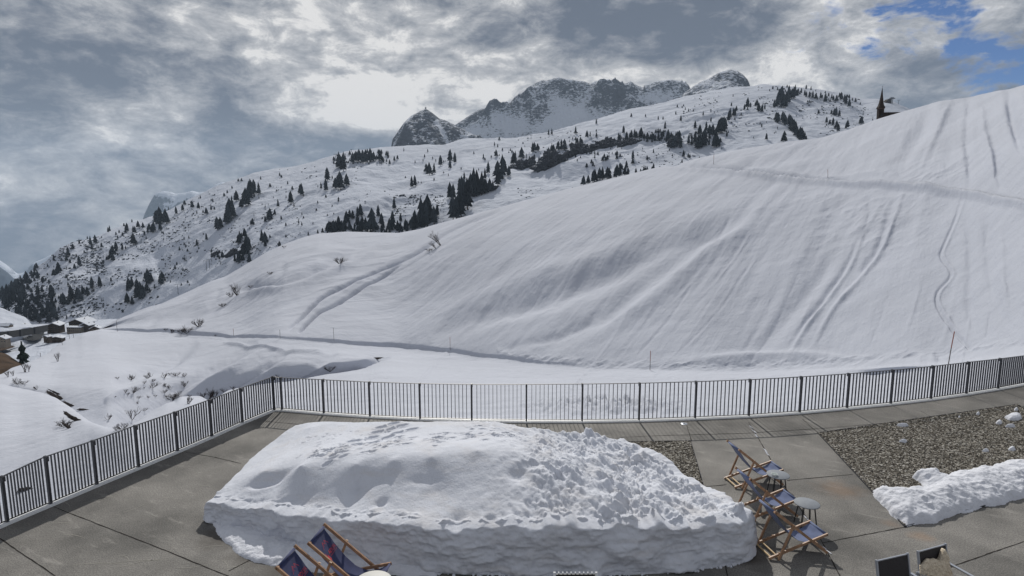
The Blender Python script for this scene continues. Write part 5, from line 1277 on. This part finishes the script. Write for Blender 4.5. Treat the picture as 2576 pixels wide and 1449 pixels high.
# mountain station on the right skyline
hit = surf('mountain', 2238, 259); d = depth(hit); u = d/F
root = empty('mountain_station', hit, 0, 'dark lift station on the skyline right of the chapel spire', 'building')
m = MB(); m.add([(-16*u, -4, -2), (4*u, -4, -4), (2*u, -4, 9*u), (-5*u, -4, 9*u), (-16*u, 6, -2), (4*u, 6, -4), (2*u, 6, 9*u), (-5*u, 6, 9*u)], [(0, 1, 2, 3), (7, 6, 5, 4), (0, 4, 5, 1), (1, 5, 6, 2), (2, 6, 7, 3), (3, 7, 4, 0)]); m.build('hall', M['chapelwall'], root)
m = MB(); m.box((-1*u, -4.2, 5*u), (4*u, .3, 2.5*u)); m.build('window', M['window'], root)
m = MB(); m.tube((6*u, 0, -3), (6*u, 0, 11*u), .8*u, n=6); m.tube((9*u, 0, -4), (9*u, 0, 11*u), .8*u, n=6); m.box((7.5*u, 0, 11*u), (12*u, 4, 2*u)); m.box((7.5*u, 0, 13.5*u), (7*u, 3, 1*u)); m.build('bullwheel_frame', M['pylon'], root)
hit = surf('mountain', 2262, 264)
pylon(2262, 262, 252, 'small pylon right of the mountain station')
# summit cross on the pyramid
p = RY(1071, 277, 2495); m = MB(); m.tube((0, 0, -5), (0, 0, 13), 1.6, n=6); m.bar((-4, 0, 8), (4, 0, 8), (0, 0, 1), 2, 2)
tag(m.build('summit_cross', M['steel'], loc=p), 'tiny summit cross on top of the rocky pyramid', 'cross')

# ------------------------------------------------------------------ chapel
Yc = 172
cb = RY(2213, 303, Yc); u = depth(cb)/F     # metres per photo pixel
root = empty('chapel', cb, R(-8), 'dark shingled chapel with a slender pointed spire on the crest at the right', 'chapel')
tw = 10.5*u; z_e = 28*u  # eaves height over the visible base
m = MB(); b0 = -14*u; s = tw/2
m.add([(-s*1.0, -s, b0), (s*1.1, -s, b0), (s*1.1, s*1.1, b0), (-s*1.0, s*1.1, b0), (-s*1.15, -s*1.1, z_e), (s*1.15, -s*1.1, z_e), (s*1.15, s*1.1, z_e), (-s*1.15, s*1.1, z_e)], [(3, 2, 1, 0), (4, 5, 6, 7), (0, 1, 5, 4), (1, 2, 6, 5), (2, 3, 7, 6), (3, 0, 4, 7)])
m.build('tower', M['chapelwall'], root)
m = MB(); m.box((0, 0, z_e+1.0*u), (tw*1.28, tw*1.28, 2.2*u)); m.build('eaves_band', M['copper'], root)
m = MB(); prof = [(s*1.45, 1*u), (s*1.5, 3*u), (s*1.05, 8*u), (s*.75, 16*u), (s*.42, 32*u), (s*.14, 47*u), (.02, 52*u)]
vs = []
for r_, z in prof:
    for k in range(4): a = math.pi/4+k*math.pi/2; vs.append((r_*1.414*math.cos(a)*.95, r_*1.414*math.sin(a)*.95, z_e+z))
m.add(vs, [(i*4+k, i*4+(k+1) % 4, (i+1)*4+(k+1) % 4, (i+1)*4+k) for i in range(len(prof)-1) for k in range(4)]); m.build('spire', M['chapelwall'], root)
m = MB(); m.tube((0, 0, z_e+50*u), (0, 0, z_e+56*u), .22*u, n=6); m.box((0, 0, z_e+54.5*u), (2.2*u, .4*u, .5*u)); m.build('finial_cross', M['steel'], root)
m = MB(); zr = 20*u; nx = 110*u
m.add([(s, -1.2*s, b0), (nx, -1.2*s, b0), (nx, 2.2*s, b0), (s, 2.2*s, b0), (s, -1.2*s, 4*u), (nx, -1.2*s, 4*u), (nx, 2.2*s, 4*u), (s, 2.2*s, 4*u)], [(0, 1, 5, 4), (1, 2, 6, 5), (2, 3, 7, 6), (3, 0, 4, 7), (3, 2, 1, 0)]); m.build('nave', M['chapelwall'], root)
m = MB(); m.add([(s*.95, -1.6*s, 3*u), (nx, -1.6*s, 3*u), (nx, .5*s, zr), (s*.95, .5*s, zr), (s*.95, 2.6*s, 3*u), (nx, 2.6*s, 3*u)], [(0, 1, 2, 3), (3, 2, 5, 4), (0, 3, 4), (1, 5, 2), (0, 4, 5, 1)]); m.build('roof', M['chapelwall'], root)
m = MB(); m.box((0, -s*1.12, 12*u), (2.2*u, .3, 4*u)); m.build('window', M['window'], root)

# ------------------------------------------------------------------ village
def house(px, py, w, d, h, lab, rz=0, roofh=.35, Y=600, wall='housewood', wins=(3, 2), gable_front=True, snow=True, over=.12, extra=None):
    p = RY(px, py, Y); u = depth(p)/F; W, Hh, D = w*u, h*u, d*u
    root = empty('house', p, rz, lab, 'house', 'houses of the village')
    m = MB(); m.box((0, 0, Hh/2-2), (W, D, Hh+4)); wl = m.build('wall', M[wall], root)
    rh = W*roofh; o = W*over; m = MB()
    if gable_front:
        m.add([(-W/2, -D/2, Hh), (W/2, -D/2, Hh), (0, -D/2, Hh+rh), (-W/2, D/2, Hh), (W/2, D/2, Hh), (0, D/2, Hh+rh)], [(0, 1, 2), (5, 4, 3)]); m.build('gable', M[wall], root)
        t = .9*u*1.3; m = MB(); z = Hh-o*rh/(W/2)
        for s in (-1, 1):
            a = [(s*(W/2+o), -D/2-o, z+.1), (0, -D/2-o, Hh+rh+.1), (0, D/2+o, Hh+rh+.1), (s*(W/2+o), D/2+o, z+.1)]
            b = [(x, y, q+t) for x, y, q in a]; m.add(a+b, [(0, 1, 2, 3), (7, 6, 5, 4), (0, 4, 5, 1), (2, 6, 7, 3), (0, 3, 7, 4)])
    else:
        z = Hh; t = 1.2*u; o = W*.04
        for s in (-1, 1):
            a = [(-W/2-o, s*(D/2+o), z), (-W/2-o, 0, Hh+rh), (W/2+o, 0, Hh+rh), (W/2+o, s*(D/2+o), z)]
            b = [(x, y, q+t) for x, y, q in a]; m.add(a+b, [(0, 1, 2, 3), (7, 6, 5, 4), (0, 4, 5, 1), (2, 6, 7, 3), (0, 3, 7, 4)])
    rf = m.build('roof', M['roofsnow'] if snow else M['housewood'], root)
    m = MB(); m.box((W*.2, 0, Hh+rh*.9), (1.2*u, 1.2*u, 4*u)); m.build('chimney', M['houseplaster'], rf)
    for i in range(wins[0]):
        for j in range(wins[1]):
            m = MB(); m.box((-W/2+W*(i+.5)/wins[0], -D/2-.06, Hh*(j+.5)/wins[1]), (W/wins[0]*.5, .2, Hh/wins[1]*.42)); wd_ = m.build('window', M['window'], root)
            m = MB(); m.box((-W/2+W*(i+.5)/wins[0], -D/2-.12, Hh*(j+.5)/wins[1]-Hh/wins[1]*.25), (W/wins[0]*.6, .3, .25)); m.build('sill', M['houseplaster'], wd_)
    m = MB(); m.box((-W/2+W*.12, -D/2-.08, 1.1), (1.2, .2, 2.2)); m.build('door', M['bark'], root)
    return root
house(142, 836, 27, 26, 20, 'tall square timber house left of the hotel', R(12), .22, 560, wins=(4, 4))
house(208, 832, 44, 30, 24, 'large hotel block with a wide gable roof', R(-6), .20, 570, wins=(7, 4))
house(192, 834, 38, 14, 12, 'low flat annex in front of the hotel', R(-4), .04, 545, 'houseplaster', (7, 2), False)
house(222, 832, 24, 16, 16, 'hotel wing at the right with its own snowy gable', R(-10), .2, 548, wins=(4, 3))
house(241, 829, 20, 12, 4, 'small dark hut beside the start of the track', R(15), .28, 400, wins=(2, 1))
house(146, 852, 26, 14, 3, 'low snow covered roof below the square house', R(10), .12, 480, wins=(3, 1), gable_front=True)
house(120, 850, 16, 10, 4, 'small building nearly buried by snow', R(-20), .15, 470, wins=(2, 1))
house(8, 860, 26, 14, 10, 'pale house at the left photo edge below the road', 0, .22, 440, 'houseplaster', (4, 2))
house(10, 826, 34, 16, 7, 'long gallery roofed building at the left photo edge', R(4), .16, 520, 'houseplaster', (6, 1), False)
house(60, 824, 20, 10, 4, 'tiny barn on the snowy hill above the road', R(0), .3, 545, wins=(3, 1))
# retaining wall, road, parking lot, cars
m = MB()
for a, b in zip([(-20,842),(20,838),(50,834),(86,828)], [(20,838),(50,834),(86,828),(118,822)]):
    A, B = RY(*a, 470), RY(*b, 500); m.bar(A-Vector((0, 0, 1.2)), B-Vector((0, 0, 1.2)), (0, 0, 1), 5.5, 1.2)
tag(m.build('retaining_wall', M['asphalt']), 'long dark retaining wall along the valley road', 'wall')
def vplane(pts, name, mat, lab, dz=.5):
    m = MB(); V = []
    for q in pts:
        p = surf('valley_floor', *q); V.append(p+Vector((0, 0, dz)))
    m.add(V, [tuple(range(len(V)))]); o = m.build(name, mat); o['kind'] = 'structure'; o['label'] = lab
vplane([(44,850),(70,842),(100,836),(112,842),(108,856),(90,864),(66,862)], 'parking_lot', M['asphalt'], 'dark parking lot in the village', 2.2)
vplane([(-30,872),(24,858),(24,876),(40,882),(8,892),(-30,900)], 'bare_ground', M['earth'], 'bare brown ground below the village', 3.0)
def car_mesh():
    m = MB(); m.box((0, 0, .65), (4.3, 1.8, .7)); 
    m.add([(-1.5, -.85, 1.0), (1.3, -.85, 1.0), (1.3, .85, 1.0), (-1.5, .85, 1.0), (-1.1, -.7, 1.5), (.7, -.7, 1.5), (.7, .7, 1.5), (-1.1, .7, 1.5)], [(4, 5, 6, 7), (0, 1, 5, 4), (1, 2, 6, 5), (2, 3, 7, 6), (3, 0, 4, 7)])
    for x in (-1.3, 1.3):
        for y in (-.8, .8): m.tube((x, y-.12, .34), (x, y+.12, .34), .34, n=12)
    return m
cars = [(.5,.5,.52),(.03,.03,.035),(.2,.22,.25),(.6,.62,.64),(.12,.03,.03),(.05,.07,.12)]
cm = [mb_mesh(car_mesh(), 'car_body', plain('car_paint', c, .35)) for c in cars]
for i, (px, py) in enumerate([(64,850),(70,849),(76,847),(82,845),(88,843),(94,841),(70,856),(78,855),(98,846),(52,848),(96,833),(104,830)]):
    p = surf('valley_floor', px, py)+Vector((0, 0, 2.3)); o = bpy.data.objects.new('parked_car', cm[i % 6]); C.objects.link(o); o.location = p; o.rotation_euler = (0, 0, .5+(i % 3)*.1)
    tag(o, 'small parked car seen far off in the village parking lot', 'car', 'cars parked in the village lot')

# ------------------------------------------------------------------ light and sky
SUN_EL, SUN_AZ = R(36.5), R(-3)
sd = bpy.data.lights.new('sun', 'SUN'); sd.energy = 3.3; sd.angle = R(.45); sd.color = (1.0, .955, .88)
so = bpy.data.objects.new('sun', sd); C.objects.link(so)
dirv = Vector((math.sin(SUN_AZ)*math.cos(SUN_EL), math.cos(SUN_AZ)*math.cos(SUN_EL), math.sin(SUN_EL)))
so.rotation_euler = (-dirv).to_track_quat('-Z', 'Y').to_euler(); so.location = (0, 0, 60)
w = bpy.data.worlds.new('World'); SC.world = w; w.use_nodes = True; nt = w.node_tree; L = nt.links
bg = nt.nodes['Background']
sky = nt.nodes.new('ShaderNodeTexSky'); sky.sky_type = 'NISHITA'; sky.sun_disc = False; sky.sun_elevation = SUN_EL; sky.sun_rotation = SUN_AZ; sky.altitude = 1600
tc = nt.nodes.new('ShaderNodeTexCoord')
def mth(op, a, b=None, c=None, clamp=False):
    n = nt.nodes.new('ShaderNodeMath'); n.operation = op; n.use_clamp = clamp
    for i, q in enumerate((a, b, c)):
        if q is None: continue
        if isinstance(q, (int, float)): n.inputs[i].default_value = q
        else: L.new(q, n.inputs[i])
    return n.outputs[0]
sep = nt.nodes.new('ShaderNodeSeparateXYZ'); L.new(tc.outputs['Generated'], sep.inputs[0])
den = mth('ADD', mth('MAXIMUM', sep.outputs['Z'], 0.0), .22)
cx_ = mth('DIVIDE', sep.outputs['X'], den); cy_ = mth('DIVIDE', sep.outputs['Y'], den)
cmb = nt.nodes.new('ShaderNodeCombineXYZ'); L.new(sep.outputs['X'], cmb.inputs[0]); L.new(sep.outputs['Y'], cmb.inputs[1]); L.new(mth('MULTIPLY', sep.outputs['Z'], 2.1), cmb.inputs[2])
def wn(scale, det, rough, dist=0, off=(0, 0, 0)):
    mp = nt.nodes.new('ShaderNodeMapping'); mp.inputs['Location'].default_value = off; L.new(cmb.outputs[0], mp.inputs['Vector'])
    n = nt.nodes.new('ShaderNodeTexNoise'); n.inputs['Scale'].default_value = scale; n.inputs['Detail'].default_value = det; n.inputs['Roughness'].default_value = rough; n.inputs['Distortion'].default_value = dist
    L.new(mp.outputs[0], n.inputs['Vector']); return n.outputs['Fac']
def skyblob(px, py, rx, ry, amt):
    """a soft cloud mass sitting in a direction of the sky"""
    u0 = (px-CX)/F; v0 = (py-CY)/F; up = -(v0*ct+st); fw = ct-v0*st; n_ = math.sqrt(u0*u0+up*up+fw*fw)
    az0 = math.atan2(u0, fw); el0 = math.asin(up/n_)
    a = mth('SUBTRACT', AZ, az0); e = mth('SUBTRACT', EL, el0)
    q = mth('ADD', mth('POWER', mth('ABSOLUTE', mth('DIVIDE', a, rx/F)), 2.0), mth('POWER', mth('ABSOLUTE', mth('DIVIDE', e, ry/F)), 2.0))
    return mth('MULTIPLY', mth('EXPONENT', mth('MULTIPLY', q, -1.0)), amt)
AZ = mth('ARCTAN2', sep.outputs['X'], sep.outputs['Y']); EL = mth('ARCSINE', sep.outputs['Z'])
big = wn(4.6, 12, .62, .35, (3.1, 1.7, 0)); fine = wn(15, 10, .66, .3, (1.3, 5.2, 0)); cov = wn(7, 9, .62, .3, (8.4, 2.2, 0))
bright = mth('ADD', mth('MULTIPLY', mth('SUBTRACT', big, .5), 3.6), mth('MULTIPLY', mth('SUBTRACT', fine, .5), 2.8))
bright = mth('ADD', mth('MULTIPLY', bright, .78), .50)
for b_ in [(1540,65,280,80,-.62),(1800,85,160,60,-.40),(850,350,240,45,-.55),(0,690,460,150,-.40),(150,300,200,80,-.1),(30,100,200,160,-.25),(600,60,260,80,.25),(1180,110,230,120,.30),(1250,240,400,60,.30),(2120,130,230,90,.40),(950,295,260,28,.55),(350,350,300,30,.25),(2000,20,260,50,.2),(420,190,200,40,-.3)]:
    bright = mth('ADD', bright, skyblob(*b_))
r = nt.nodes.new('ShaderNodeValToRGB'); cr_ = r.color_ramp
for _ in range(3): cr_.elements.new(.5)
for e, (p_, c_) in zip(cr_.elements, [(0, (.115, .14, .185)), (.25, (.195, .215, .255)), (.5, (.315, .33, .36)), (.75, (.46, .467, .485)), (1, (.74, .73, .72))]): e.position = p_; e.color = (*c_, 1)
L.new(bright, r.inputs['Fac'])
gap = mth('ADD', mth('MULTIPLY', mth('SUBTRACT', cov, .5), 5.0), mth('MULTIPLY', mth('SUBTRACT', fine, .5), 3.0))
gp = skyblob(2570, 100, 290, 150, 1.05)
for b_ in [(2330,60,200,70,.5),(2120,185,110,35,.45),(2560,200,90,60,.6),(520,190,60,25,.3),(2420,150,160,50,-.35),(2350,215,160,30,-.5)]: gp = mth('ADD', gp, skyblob(*b_))
gapf = nt.nodes.new('ShaderNodeMapRange'); gapf.inputs['From Min'].default_value = .50; gapf.inputs['From Max'].default_value = 1.15
L.new(mth('ADD', mth('MULTIPLY', gap, mth('MINIMUM', mth('ADD', mth('MULTIPLY', gp, 1.4), .35), 1.3)), gp), gapf.inputs['Value'])
skm = nt.nodes.new('ShaderNodeVectorMath'); skm.operation = 'MULTIPLY'; skm.inputs[1].default_value = (.016, .029, .050); L.new(sky.outputs[0], skm.inputs[0])
mx = nt.nodes.new('ShaderNodeMix'); mx.data_type = 'RGBA'; L.new(gapf.outputs['Result'], mx.inputs['Factor']); L.new(r.outputs['Color'], mx.inputs['A']); L.new(skm.outputs[0], mx.inputs['B'])
L.new(mx.outputs['Result'], bg.inputs['Color']); bg.inputs['Strength'].default_value = 1.0

# shrubs that would read alike are told apart by their order from the left
byl = {}
for o in C.objects:
    if o.get('group') in ('leafless shrubs beyond the left fence', 'bare shrubs on the near slope'): byl.setdefault(o['label'], []).append(o)
NUM = ['ninth', 'tenth', 'eleventh', 'twelfth', 'thirteenth', 'fourteenth', 'fifteenth', 'sixteenth']
ORD = ['leftmost', 'second from the left', 'third from the left', 'fourth from the left', 'fifth from the left', 'sixth from the left', 'seventh from the left', 'eighth from the left']+[n_+' from the left' for n_ in NUM]
for lab, os_ in byl.items():
    if len(os_) > 1:
        os_.sort(key=lambda o: proj(tuple(o.location))[0])
        for k, o in enumerate(os_): o['label'] = lab+', '+ORD[min(k, 15)]
# haze
HAZE = True
if HAZE:
    m, nt2, b = newmat('haze_air'); nt2.nodes.remove(b)
    pv = nt2.nodes.new('ShaderNodeVolumePrincipled'); pv.inputs['Density'].default_value = 6.0e-5; pv.inputs['Color'].default_value = (.62, .78, .98, 1); pv.inputs['Anisotropy'].default_value = .1
    nt2.links.new(pv.outputs[0], nt2.nodes['Material Output'].inputs['Volume'])
    mbh = MB(); mbh.box((0, 4050, -850), (17000, 8300, 3300)); hz = mbh.build('haze', m); tag(hz, kind='stuff', label='thin blue mountain haze', cat='haze')

SC.view_settings.view_transform = 'Standard'; SC.view_settings.look = 'None'; SC.view_settings.exposure = .12; SC.view_settings.gamma = 1
